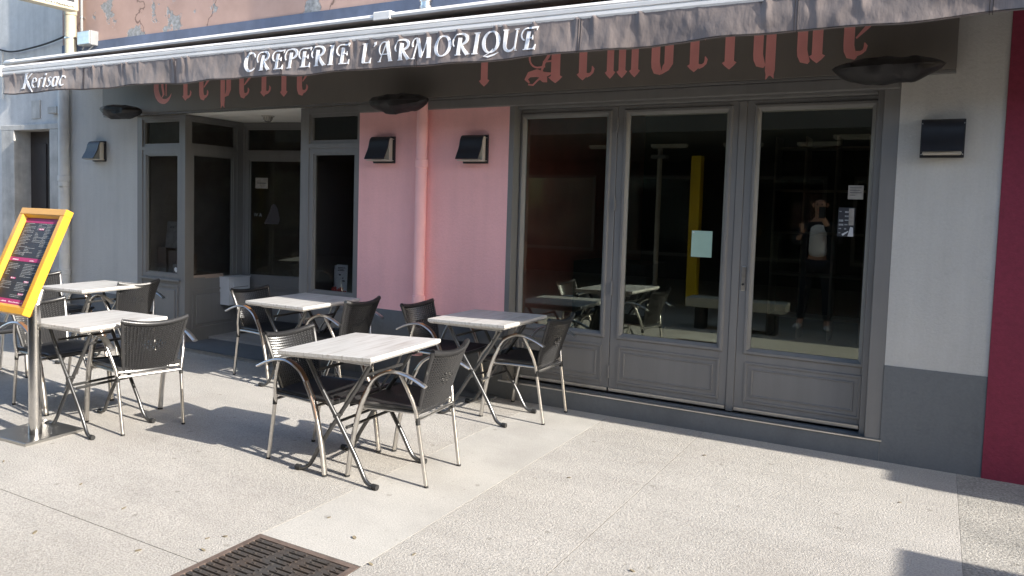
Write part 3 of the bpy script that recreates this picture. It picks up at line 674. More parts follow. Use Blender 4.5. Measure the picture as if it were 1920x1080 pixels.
# ---- hanging sign ----
e = empty('hanging_sign', (-8.40, -.2, 3.57), label='cream light-box sign sticking out from the wall at the top left', category='sign')
bx('case', 'cream', e, -.07, .07, -1.15, 0, -.01, .75, bev=.012)
bx('face', 'paper_white', e, .0702, .074, -1.11, -.03, .03, .72)
bx('dark_print', 'ink', e, .0742, .0746, -1.08, -.05, .075, .42)
TS = Matrix(((0, 0, 1, 0), (1, 0, 0, 0), (0, 1, 0, 0), (0, 0, 0, 1)))
text_obj('lettering', 'BIERE BRETONNE   EN PRESSION'[-14:].replace('EN', 'ON'), .052, Matrix.Translation((.0745, -.06, .016))@TS, 'ink', e, align='RIGHT')
# ---- awning ----
aw = empty('awning', (-4, -.5, 2.9), label='long retracted brown awning with a lettered valance over the whole shopfront', category='awning')
O = Vector((-4, -.5, 2.9))
AX0, AX1 = -8.12, 1.9
def ry(x): return -(1.0-.015*x)
def zt(x): return 2.694-.002*(x+3)
ZB = [(-8.12, 2.512), (-4.6, 2.486), (-2.4, 2.478), (-.87, 2.508), (.3, 2.522), (1.9, 2.53)]
def zb(x):
    for (a, za), (b, zb_) in zip(ZB, ZB[1:]):
        if x <= b: return za+(zb_-za)*(x-a)/(b-a)
    return ZB[-1][1]
def aw_link(name, bm, m, smooth=False, parent=None):
    for v in bm.verts: v.co -= O
    return link(name, bm, m, parent or aw, smooth)
# front rail with grooves (profile extruded)
bm = bmesh.new(); prof = [(0, 0), (-.012, .0), (-.018, .012), (-.018, .030), (-.012, .033), (-.012, .038), (-.02, .041), (-.022, .062), (-.014, .066), (-.014, .070), (-.02, .074), (-.012, .090), (.03, .092), (.045, .04), (.04, 0)]
rows = []
for i in range(31):
    x = AX0-.02+(AX1-AX0+.04)*i/30; rows.append([bm.verts.new((x, ry(x)+a, zt(x)+b)) for a, b in prof])
for A, B in zip(rows, rows[1:]):
    for k in range(len(prof)): bm.faces.new((A[k], A[(k+1) % len(prof)], B[(k+1) % len(prof)], B[k]))
bm.faces.new(rows[0]); bm.faces.new(rows[-1]); aw_link('front_rail', bm, 'rail_alu')
# end cap
bm = bmesh.new(); box(bm, AX0-.045, AX0-.02, ry(AX0)-.03, ry(AX0)+.06, zt(AX0)-.01, zt(AX0)+.10); bmesh.ops.bevel(bm, geom=bm.edges[:], offset=.008, segments=2, affect='EDGES'); aw_link('end_cap', bm, 'rail_alu')
# hood above with silver nose bar
def hz(x): return 2.905+.0*(x)
def hy(x): return -.80
bm = bmesh.new()
prof = [(0, 0), (-.03, .006), (-.036, .022), (-.028, .038), (0, .05), (.05, .055), (.05, .0)]
rows = []
for i in range(31):
    x = -8.55+(AX1+8.55)*i/30; rows.append([bm.verts.new((x, hy(x)+a, hz(x)+b-.012)) for a, b in prof])
for A, B in zip(rows, rows[1:]):
    for k in range(len(prof)): bm.faces.new((A[k], A[(k+1) % len(prof)], B[(k+1) % len(prof)], B[k]))
bm.faces.new(rows[0]); bm.faces.new(rows[-1]); aw_link('hood_rail', bm, 'rail_alu')
bm = bmesh.new(); tube(bm, [(-8.53, -.80, 2.92), (-8.68, -.80, 2.92), (-8.73, -.80, 2.92)], [.032, .028, .008], 10); aw_link('rail_tip', bm, 'rail_alu', True)
bm = bmesh.new(); box(bm, -3.70, -3.54, -.838, -.75, 2.888, 2.952); bmesh.ops.bevel(bm, geom=bm.edges[:], offset=.006, segments=1, affect='EDGES'); aw_link('rail_joint', bm, 'rail_alu')
bm = bmesh.new(); box(bm, -8.5, AX1, -.75, -.02, 2.935, 2.955); aw_link('hood', bm, 'rail_alu')
bm = bmesh.new(); box(bm, -8.15, AX1, -.70, -.45, 2.72, 2.90); bmesh.ops.bevel(bm, geom=[e_ for e_ in bm.edges if abs(e_.verts[0].co.x-e_.verts[1].co.x) > 1], offset=.06, segments=4, affect='EDGES'); aw_link('fabric_roll', bm, 'dark_cloth', True)
bm = bmesh.new(); rows = []
for i in range(31):
    x = AX0+(AX1-AX0)*i/30; rows.append([bm.verts.new((x, -.60, 2.90)), bm.verts.new((x, ry(x)+.035, zt(x)+.085)), bm.verts.new((x, ry(x)+.035, zt(x)+.080)), bm.verts.new((x, -.60, 2.895))])
for A, B in zip(rows, rows[1:]):
    for k in range(4): bm.faces.new((A[k], A[(k+1) % 4], B[(k+1) % 4], B[k]))
aw_link('fabric', bm, 'dark_cloth')
for x in (-7.4, -4.0, -.5):     # folded arms
    bm = bmesh.new(); tube(bm, [(x, -.06, 2.84), (x+.1, -.4, 2.78), (x+1.1, -.62, 2.76)], .022, 8); tube(bm, [(x+1.1, -.62, 2.76), (x+.2, ry(x)+.05, zt(x)+.04)], .02, 8); aw_link('folding_arm', bm, 'rail_alu', True)
    bm = bmesh.new(); box(bm, x-.05, x+.05, -.2, -.001 if 0 else -.062, 2.80, 3.0); aw_link('wall_bracket', bm, 'rail_alu')
TUCK = [(random.uniform(-8, 1.8), random.uniform(.5, 1.2)) for _ in range(46)]
def wr(x, t):
    """wrinkle offset of valance at x, t=0 top..1 bottom"""
    v = mnoise.noise(Vector((x*2.2, t*.6, 3)))*.034*t
    v += mnoise.noise(Vector((x*7, t*1.6, 7)))*.008*(.3+.7*t)
    v += mnoise.noise(Vector((x*19, t*2.2, 1)))*.0035
    for tx, tw in TUCK:
        if abs(x-tx) < .12: v += .008*tw*math.exp(-((x-tx-.02*t*tw)/.012)**2)*(1-t)**1.5-.008*tw*math.exp(-((x-tx-.03)/.02)**2)*(1-t)
    return v
def vy(x, z):
    t = min(1, max(0, (zt(x)-z)/(zt(x)-zb(x)))); return ry(x)-.012+wr(x, t)+.03*t*(1+math.cos(x*1.9))*.5*0
bm = bmesh.new(); NX, NZ = 760, 14; rows = []
for i in range(NX+1):
    x = AX0+(AX1-AX0)*i/NX; r_ = []
    sag = .005*math.sin(x*5)+.012*mnoise.noise(Vector((x*3, 0, 0)))
    for j in range(NZ+1):
        z = zt(x)+.012-(zt(x)+.012-zb(x)-sag)*j/NZ; r_.append(bm.verts.new((x+.004*mnoise.noise(Vector((x*9, j*.3, 2))), vy(x, z), z)))
    rows.append(r_)
for A, B in zip(rows, rows[1:]):
    for k in range(NZ): bm.faces.new((A[k], A[k+1], B[k+1], B[k]))
val = aw_link('valance', bm, 'valance_cloth', True)
sm = val.modifiers.new('thickness', 'SOLIDIFY'); sm.thickness = .0025
for x in (-6.83, -5.6, -4.38, -3.15, -1.95, -.72, .15):
    for dx in (0, .014):
        bm = bmesh.new(); pts = [(x+dx, vy(x+dx, zt(x)-(zt(x)-zb(x))*k/8)-.0015, zt(x)-(zt(x)-zb(x))*k/8) for k in range(9)]; tube(bm, pts, .0016, 4)
        aw_link('valance_seam', bm, 'dark_cloth', True)
bm = bmesh.new(); pts = [(x_, vy(x_, zb(x_)+.008)-.002, zb(x_)+.008+.005*math.sin(x_*5)+.012*mnoise.noise(Vector((x_*3, 0, 0)))) for x_ in [AX0+(AX1-AX0)*i/400 for i in range(401)]]; tube(bm, pts, .0022, 4, cap=False); aw_link('valance_hem', bm, 'dark_cloth')
# lettering on the valance
def glyph(ch):
    T, t = .17, .055
    S = []
    def s(p, w_): S.append((p, w_))
    ser = lambda x, y, l=.15: s(dens([(x-l, y), (x+l, y)], 3), .045)
    if ch == 'C': s(arc(.44, .5, .36, .47, 50, 318, 22), [t+.13*max(0, math.sin(math.pi*i/22))**1.5 for i in range(23)]); s([(.66, .87), (.70, .72)], [.12, .02]); return S, .82
    if ch in 'RPE':
        s(dens([(.36, .03), (.40, .80)], 5), T); ser(.36, .03)
        if ch in 'RP':
            s(arc(.30, .66, .27, .3, 230, 90, 9)+arc(.42, .735, .33, .24, 90, -90, 12)+[(.36, .49)], [t]*9+[t+.09*max(0, math.sin(math.pi*i/14)) for i in range(14)]+[t])
        if ch == 'R': s(dens([(.46, .5), (.62, .25), (.82, .03)], 4), [T*.6+.06*i/8 for i in range(9)]); s([(.74, .03), (.95, .05)], [.05, .03]); return S, .95
        if ch == 'P': return S, .82
        s(arc(.34, .68, .28, .27, 250, 80, 10)+[(.55, .93), (.78, .95)], [t]*11+[t+.03, t]); s([(.78, .99), (.76, .82)], [.09, .01]); s(dens([(.38, .5), (.62, .52)], 3), t); s([(.62, .62), (.62, .42)], [.02, .06])
        s(dens([(.36, .03), (.72, .03)], 3), [.05]*4); s([(.72, .0), (.78, .22)], [.12, .01]); return S, .82
    if ch == 'I': s(dens([(.24, .03), (.28, .95)], 5), T); ser(.24, .03); ser(.28, .95); return S, .5
    if ch == 'L': s(dens([(.24, .03), (.28, .95)], 5), T); ser(.28, .95); s(dens([(.2, .03), (.6, .03)], 3), .05); s([(.6, .0), (.68, .25)], [.12, .01]); return S, .74
    if ch == "'": s([(.12, .98), (.15, .88), (.06, .76)], [.14, .1, .01]); return S, .32
    if ch == 'A':
        s(dens([(.12, .03), (.52, .97)], 6), t); s(dens([(.5, .97), (.74, .03)], 6), T); ser(.12, .03, .1); ser(.76, .03, .13); s(dens([(.3, .36), (.66, .36)], 3), t); s(arc(.36, .62, .28, .33, 240, 70, 12), t); return S, .95
    if ch == 'M':
        s(dens([(.14, .03), (.28, .9)], 6), t); s(dens([(.28, .95), (.55, .1)], 6), T); s(dens([(.55, .05), (.86, .95)], 6), t); s(dens([(.88, .97), (.96, .03)], 6), T); ser(.14, .03, .1); ser(.98, .03, .13); s(arc(.22, .74, .2, .24, 220, 60, 10), t); return S, 1.18
    if ch in 'OQ':
        n = 30; s(arc(.48, .5, .36, .46, 0, 360, n), [t+.11*abs(math.cos(2*math.pi*i/n))**1.3 for i in range(n+1)])
        if ch == 'Q': s([(.62, .2), (.42, .0), (.2, -.12), (.42, -.15), (.7, -.08), (.9, .02)], [.03, .04, .06, .08, .07, .01])
        return S, .96
    if ch == 'U': s(dens([(.22, .95), (.2, .3)], 4)+arc(.45, .28, .25, .25, 180, 350, 10), [T*.9]*5+[T*.9-.09*i/10 for i in range(11)]); s(dens([(.74, .95), (.70, .1)], 4), t*1.3); ser(.22, .95, .13); ser(.74, .95, .1); s([(.70, .06), (.84, .03)], [.05, .02]); return S, .9
    # lower case italic serif for the short word
    if ch == 'K': s(dens([(.2, .0), (.34, 1.0)], 5), T*1.1); ser(.18, .02, .15); ser(.36, .98, .14); s(dens([(.8, .98), (.32, .48)], 5), t*1.2); s(dens([(.4, .5), (.55, .2), (.85, -.25)], 5), [T*.9]*8+[.08, .05, .02]); return S, .72
    if ch == 'e': s(dens([(.12, .34), (.44, .42)], 2)+arc(.3, .45, .15, .2, 0, 150, 8)+arc(.31, .3, .19, .27, 150, 310, 9), [t]*3+[t+.02]*9+[.12]*6+[.07, .06, .04, .02]); return S, .48
    if ch == 'r': s(dens([(.12, .02), (.2, .62)], 4), .13); s([(.2, .5), (.3, .62), (.42, .6)], [.04, .07, .12]); return S, .42
    if ch == 'i': s(dens([(.1, .02), (.18, .62)], 4), .13); s([(.2, .78), (.22, .9)], .13); return S, .3
    if ch == 's': s([(.36, .55), (.26, .64), (.14, .56), (.16, .42), (.3, .3), (.32, .12), (.18, .0), (.04, .08)], [.08, .05, .08, .11, .13, .1, .05, .08]); return S, .42
    if ch == 'a': s(arc(.24, .3, .17, .3, 30, 330, 14), [.05+.07*math.sin(math.pi*i/14) for i in range(15)]); s(dens([(.44, .62), (.38, .05), (.5, .02)], 4), .11); return S, .54
    if ch == 'c': s(arc(.28, .31, .2, .3, 50, 310, 14), [.06+.07*math.sin(math.pi*i/14) for i in range(15)]); s([(.4, .56), (.42, .46)], [.1, .04]); return S, .46
    return S, .5
def write(txt, x, z, sx, sz, slope=0, shear=.1):
    for ch in txt:
        S, adv = glyph(ch)
        if S:
            bm = bmesh.new(); lift = 0; x_ = x; z_ = z
            for p, ws in S:
                lift += .0003
                ribbon(bm, p, ws, lambda a, b, l: (lambda X, Z: (X, vy(X, Z)-.004-l, Z))(x_+(a+shear*b)*sx, z_+b*sz), lift)
            aw_link('letter', bm, 'white_letter', parent=val)
        x += adv*sx; z += slope*adv*sx
    return x
write("CREPERIE", -4.775, 2.537, .162, .148); write("L'ARMORIQUE", -3.635, 2.530, .152, .144)
write('Kerisac', -7.81, 2.553, .215, .145)

# ---- letterbox ----
e = empty('letterbox', (-6.865, .65, .355), label='white metal letterbox fixed to the porch side wall', category='letterbox')
bx('body', 'letterbox', e, .0, .165, -.15, .155, 0, .30, bev=.003); bx('lid', 'letterbox', e, -.0, .172, -.155, .16, .3005, .312, bev=.003)
bx('flap', 'letterbox', e, .166, .172, -.09, .13, .20, .25, bev=.002); bx('slot_shadow', 'ink', e, .1655, .1665, -.09, .13, .194, .1995)
bx('door_panel', 'letterbox', e, .1655, .169, -.12, .135, .03, .165, bev=.002); bm = bmesh.new(); tube(bm, [(.169, -.09, .125), (.176, -.09, .125)], .009, 10); link('lock', bm, 'ink', e)
# ---- leaflet stand in right-hand small window ----
e = empty('leaflet_stand', (-4.74, .018-.05, .70), label='white folded leaflet with red and black print on the sill behind the narrow window', category='leaflet')
e.location = (-4.75, .065, .655)
bm = bmesh.new(); f = lambda a, b, c: (a, b+.04*c, c)
box(bm, -.045, .085, 0, .004, .05, .30, f=f); link('front_sheet', bm, 'paper_white', e)
bm = bmesh.new(); box(bm, -.10, -.047, .006, .03, .05, .285, f=lambda a, b, c: (a, b+.04*c+(-.045-a)*.5, c)); link('side_sheet', bm, 'paper_white', e)
bm = bmesh.new()
for k, (w_, z) in enumerate([(.09, .27), (.07, .257), (.08, .244), (.04, .20), (.03, .17), (.05, .145)]): box(bm, -.03+(.0 if k < 3 else (.015 if k == 3 else .06)), -.03+w_+(.0 if k < 3 else (.0 if k == 3 else .04)), -.002, -.001, z, z+(.006 if k < 3 else .014), f=f)
link('print', bm, 'ink', e)
bm = bmesh.new()
for i in range(9):
    x = -.095+i*.02; z = .06+.035*random.random(); box(bm, x, x+.017, -.0025, -.001, .052, z, f=f)
link('red_print', bm, 'ink_red', e)
bm = bmesh.new(); vs = [(-.085, .1), (-.062, .1), (-.069, .15), (-.072, .24), (-.075, .24), (-.078, .15)]
A = [bm.verts.new((x, -.0035+.04*y+.004, y)) for x, y in vs]; bm.faces.new(A); link('tower_print', bm, 'ink', e)
# ---- papers on the folding doors ----
e = empty('notice', (-1.455, DY+.018, 1.31), label='blank pale green paper taped to the middle folding door', category='notice')
bx('sheet', 'paper_green', e, -.073, .073, 0, .002, -.094, .094)
bx('tape', 'paper_white', e, -.068, -.055, -.0012, -.0002, .078, .088)
e = empty('sticker', (-.523, DY+.018, 1.50), label='tall dark sticker sheet with card logos on the right folding door', category='sticker')
bx('sheet', 'ink', e, -.05, .05, .0005, .002, -.095, .095)
bm = bmesh.new()
for i in range(6):
    for j in range(2):
        a, b = -.044+j*.034, .072-i*.028
        if random.random() < .85: box(bm, a, a+random.uniform(.012, .028), -.0005, .0, b-random.uniform(.003, .014), b)
link('print', bm, 'menu_text', e)
bm = bmesh.new(); ribbon(bm, [(.028, .09), (.03, -.02)], [.03, .03], lambda x, y, l: (x, -.001-l, y)); link('strip', bm, 'paper_grey', e)
bm = bmesh.new(); vs = [(.012, -.093), (.046, -.093), (.042, -.035), (.026, -.03)]; A = [bm.verts.new((x, -.002, y)) for x, y in vs]; B = [bm.verts.new((x, -.0015, y)) for x, y in vs]; bm.faces.new(A); bm.faces.new(B); ribbon(bm, [(-.02, -.085), (.015, -.06)], [.014, .006], lambda x, y, l: (x, -.001-l, y)); link('white_mark', bm, 'paper_white', e)
e = empty('notice', (-.477, DY+.018, 1.695), label='small crumpled grey paper high on the right folding door', category='notice')
bx('sheet', 'paper_grey', e, -.045, .045, 0, .002, -.045, .045)
bm = bmesh.new()
for k in range(4): box(bm, -.035, -.035+random.uniform(.03, .07), -.0012, -.0004, .028-k*.016, .031-k*.016)
link('print', bm, 'ink', e)

# ------------------------------------------------------------------ LEFT NEIGHBOUR
lb = empty('pale_building', (0, 0, 0), label='weathered pale neighbour house with a narrow dark door at the left edge', category='building')
bx('wall', 'white_plaster', lb, -10.0, -8.965, .0, .3, 2.36, 7.0); bx('wall', 'white_plaster', lb, -14, -10.0, .0, .3, -.15, 7.0)
bx('wall', 'old_pale', lb, -9.2, -8.965, -.004, .3, -.15, 2.36)
bx('door_surround', 'old_pale', lb, -10.24, -9.955, -.03, .25, -.15, 2.34, bev=.006); bx('door_surround', 'old_pale', lb, -10.24, -9.02, -.032, .25, 2.305, 2.37, bev=.006); bx('door_surround', 'old_pale', lb, -9.2, -9.03, -.028, .25, -.15, 2.303, bev=.006)
dr = bx('door', 'door_brown', lb, -9.955, -9.2, .18, .22, -.12, 2.305)
bx('panel', 'door_brown', dr, -9.88, -9.60, .165, .18, .3, 1.1, bev=.006); bx('panel', 'door_brown', dr, -9.55, -9.27, .165, .18, .3, 1.1, bev=.006)
bx('panel', 'door_brown', dr, -9.88, -9.60, .165, .18, 1.25, 2.15, bev=.006); bx('panel', 'door_brown', dr, -9.55, -9.27, .165, .18, 1.25, 2.15, bev=.006)
bx('plate', 'paper_white', dr, -9.34, -9.27, .155, .165, 1.52, 1.58)
bx('latch', 'ink', dr, -9.42, -9.26, .15, .163, 1.62, 1.67)
bx('vent_patch', 'old_pale', lb, -9.60, -9.42, -.012, -.0005, 2.44, 2.66, bev=.003)
bx('ledge', 'old_pale', lb, -9.15, -8.97, -.08, -.005, 2.48, 2.56, bev=.01)
bx('roof', 'arcade_dark', lb, -14, -8.965, -.2, 6, 7.0, 7.1)
bm = bmesh.new(); tube(bm, cr([(-10.6, -.04, 3.42), (-10.2, -.06, 3.31), (-9.9, -.05, 3.265), (-9.45, -.05, 3.285), (-9.1, -.05, 3.32), (-8.75, -.06, 3.37)], 6), .011, 6)
o = link('wall_cable', bm, 'cable', None, True, label='black cable sagging across the pale wall above the awning end', category='cable')
bm = bmesh.new(); tube(bm, [(-10.16, -.05, 2.7), (-10.16, -.05, 3.3)], .018, 8)
link('thin_conduit', bm, 'pipe_paint', None, True, label='short pale conduit at the far left edge of the pale wall', category='conduit')
# ------------------------------------------------------------------ RIGHT NEIGHBOUR
rb_ = empty('maroon_building', (0, 0, 0), label='neighbouring building with a dark raspberry red rendered wall at the right edge', category='building')
bx('wall', 'maroon', rb_, .300, 9, -.008, .3, -.05, 6.6)
bx('roof', 'arcade_dark', rb_, .3, 9, -.2, 6, 6.6, 6.7)
bx('shade_caster_box', 'maroon', rb_, 1.94, 4.88, -.72, -.009, 2.60, 3.35, bev=.01)  # unseen box added to keep sun off the right wall and its foot
a2 = empty('awning_shade_caster', (6.66, -.4, 2.6), label='unseen awning box on the red building beyond the frame, placed to cast shade', category='awning')  # added out of view to deepen the shade strip at the far right
bx('box', 'canvas', a2, -1.75, 1.8, -.55, .385, -.05, .12, bev=.02)
for x in (-1.2, 1.2): bx('bracket', 'rail_alu', a2, x-.03, x+.03, .30, .388, -.15, -.052)
# unseen canopy, added to cast the shade in the lower right corner
c2 = empty('canopy_shade_caster', (6.84, -3.4, 0), label='unseen brown canopy on four posts, added right of the frame to cast shade', category='canopy')
bx('cover', 'canvas', c2, -1.93, 2.0, -1.4, 1.44, 2.58, 2.66, bev=.02)
for x in (-1.7, 1.8):
    for y in (-1.25, 1.3): bx('post', 'alu_brush', c2, x-.03, x+.03, y-.03, y+.03, gz(6), 2.5795)

# ------------------------------------------------------------------ ARCADE ACROSS THE STREET (seen in the glass)
ar = empty('arcade_building', (0, 0, 0), label='low covered arcade with dark shops opposite the creperie, seen mirrored in the door glass', category='building')
bx('roof', 'arcade_ceiling', ar, -16, 8, -12, -4.95, 2.62, 3.4)
bx('upper_wall', 'facade_far', ar, -16, 8, -12, -9, 3.4, 4.6)
bx('back_wall', 'arcade_dark', ar, -16, 8, -12, -11.6, -.1, 2.62)
for x in (-15.6, 3.2): bx('pillar', 'arcade_dark', ar, x-.18, x+.18, -5.45, -5.1, -.1, 2.6195)
for i, x in enumerate((-13, -10.5, -8, -5.5, -3, -.5, 2, 4.5)):
    fr_ = framed('shop_window', ar, lambda s, d, z: (s, -11.6+.08-d, z), x-1.0, x+1.0, .5, 2.3, .06, 0, .06)
bx('side_wall', 'arcade_dark', ar, -16.3, -16, -12, -5, -.1, 3.4); bx('side_wall', 'arcade_dark', ar, 8, 8.3, -12, -5, -.1, 3.4)
fl = None
for (x, y, lb_) in ((-1.62, -7, 'strip light mirrored in the upper middle of the right door glass'), (-2.72, -7, 'strip light mirrored beside the tall yellow pillar'), (-1.0, -5.9, 'nearest strip light, mirrored at the top right of the right door'), (-.6, -7, 'strip light under the arcade ceiling closest to the red building side'), (-3.9, -7, 'strip light under the arcade ceiling above the slim grey post'), (-5.0, -7, 'leftmost of the six strip lights under the arcade ceiling')):
    e = empty('ceiling_light', (x, y, 2.6195), label=lb_, category='ceiling light', group='strip lights under the arcade ceiling')
    bx('body', 'lamp_white', e, -.30, .30, -.05, .05, -.05, 0, bev=.005); bx('diffuser', 'lamp_white', e, -.28, .28, -.035, .035, -.065, -.0505)
e = empty('yellow_pillar', (-3.42, -7, 0), label='tall flat yellow pillar standing in the arcade across the street', category='pillar')
bx('shaft', 'yellow_paint', e, -.08, .08, -.10, .10, -.02, 2.42, bev=.01); bx('base', 'arcade_dark', e, -.16, .16, -.13, .13, -.07, -.0205)
e = empty('grey_post', (-4.05, -7, 0), label='slim grey post in the arcade across the street', category='post')
bm = bmesh.new(); tube(bm, [(0, 0, -.05), (0, 0, 2.6)], .04, 10); link('shaft', bm, 'room_grey', e, True); bx('head', 'grey_box', e, -.12, .12, -.1, .1, 2.38, 2.44, bev=.01)
e = empty('stone_bench', (-2.2, -4.62, -.02), label='pale stone bench along the arcade opposite, seen in the door glass', category='bench')
bx('seat', 'stone_pale', e, -.62, .62, -.2, .17, .30, .42, bev=.008)
for x in (-.45, .45): bx('leg', 'arcade_dark', e, x-.06, x+.06, -.12, .10, -.03, .2995)

# ------------------------------------------------------------------ TABLES
def make_table():
    e = empty('cafe_table', category='table', group='square cafe tables on the terrace')
    bm = bmesh.new(); a, b = .29, .34
    # top with undercut bevel
    prof = [(0, .73), (0, .712), (.014, .698), (.03, .698)]
    rings = [[bm.verts.new((sx*(a-q), sy*(b-q), z)) for sx, sy in ((-1, -1), (1, -1), (1, 1), (-1, 1))] for q, z in [(.003, .733)]+[(0, .730)]+prof[1:]]
    bm.faces.new(rings[0])
    for A, B in zip(rings, rings[1:]):
        for k in range(4): bm.faces.new((A[k], A[(k+1) % 4], B[(k+1) % 4], B[k]))
    bm.faces.new(rings[-1][::-1]); link('tabletop', bm, 'table_wood', e)
    bx('top_rail', 'alu_brush', e, -.22, .22, -.24, -.21, .675, .697, bev=.003); bx('top_rail', 'alu_brush', e, -.22, .22, .21, .24, .675, .697, bev=.003)
    for sy in (-1, 1):
        for sx in (-1, 1):
            y = sy*(.225 if sx > 0 else .19)
            bm = bmesh.new()
            pts = [(-sx*.19, y, .675), (-sx*.10, y, .52), (0, y, .365), (sx*.12, y, .17)]+[(sx*(.165+.028*k), y+sy*.004*k, z) for k, z in enumerate((.085, .04, .021, .0175))]
            tube(bm, cr(pts, 4), .012, 10); lg = link('leg', bm, 'leg_grey', e, True)
            bm = bmesh.new(); tube(bm, [(sx*.243, y+sy*.011, .0175), (sx*.272, y+sy*.013, .0175)], .0165, 10); link('foot_cap', bm, 'rubber', lg, True)
    for sx in (-1, 1):
        bm = bmesh.new(); tube(bm, [(sx*.05, -.20, .30), (sx*.05, .20, .30)], .009, 8); link('stretcher', bm, 'leg_grey', e, True); bm = bmesh.new(); tube(bm, [(sx*.14, -.2, .6), (sx*.14, .2, .6)], .009, 8); link('stretcher', bm, 'leg_grey', e, True)
    for sy in (-1, 1):
        bm = bmesh.new(); tube(bm, [(0, sy*.18, .365), (0, sy*.235, .365)], .012, 10); link('pivot', bm, 'rubber', e, True)
        bm = bmesh.new(); tube(bm, cr([(.15, sy*.16, .68), (.12, sy*.16, .60), (.03, sy*.16, .47), (.0, sy*.16, .38)], 4), .006, 6); link('latch_rod', bm, 'alu', e, True)
    return e
tabs = [(-2.845, -1.955, 3.2, 1.09, 1.07, .044, 'front table with the sunlit white edge, between the two chairs nearest the folding doors'),
        (-2.83, -.50, -.5, 1.10, .97, .026, 'table half in shade in front of the left folding door, beside the pink wall'),
        (-4.535, -.63, 2.4, 1.045, 1.08, -.004, 'table half in shade in front of the narrow leaflet window and the porch'),
        (-4.84, -2.295, 2.3, .985, .97, .008, 'table beside the yellow menu stand, with a chair tucked at its right'),
        (-6.70, -1.10, 5, .95, 1.0, 0, 'rear left table behind the menu stand, near the left window')]
proto_t = None
for x, y, a, sx, sy, ty, lbl in tabs:
    o = make_table() if proto_t is None else copy_tree(proto_t)
    if proto_t is None: proto_t = o
    o.location = (x, y, gz(x)); o.rotation_euler = (0, 0, R(a)); o.scale = (sx, sy, 1); o['label'] = lbl
    for ch in o.children:
        if ch.name.startswith('tabletop'): ch.matrix_local = Matrix.Translation((0, 0, .70)) @ Matrix.Rotation(-ty, 4, 'Y') @ Matrix.Translation((0, 0, -.70))

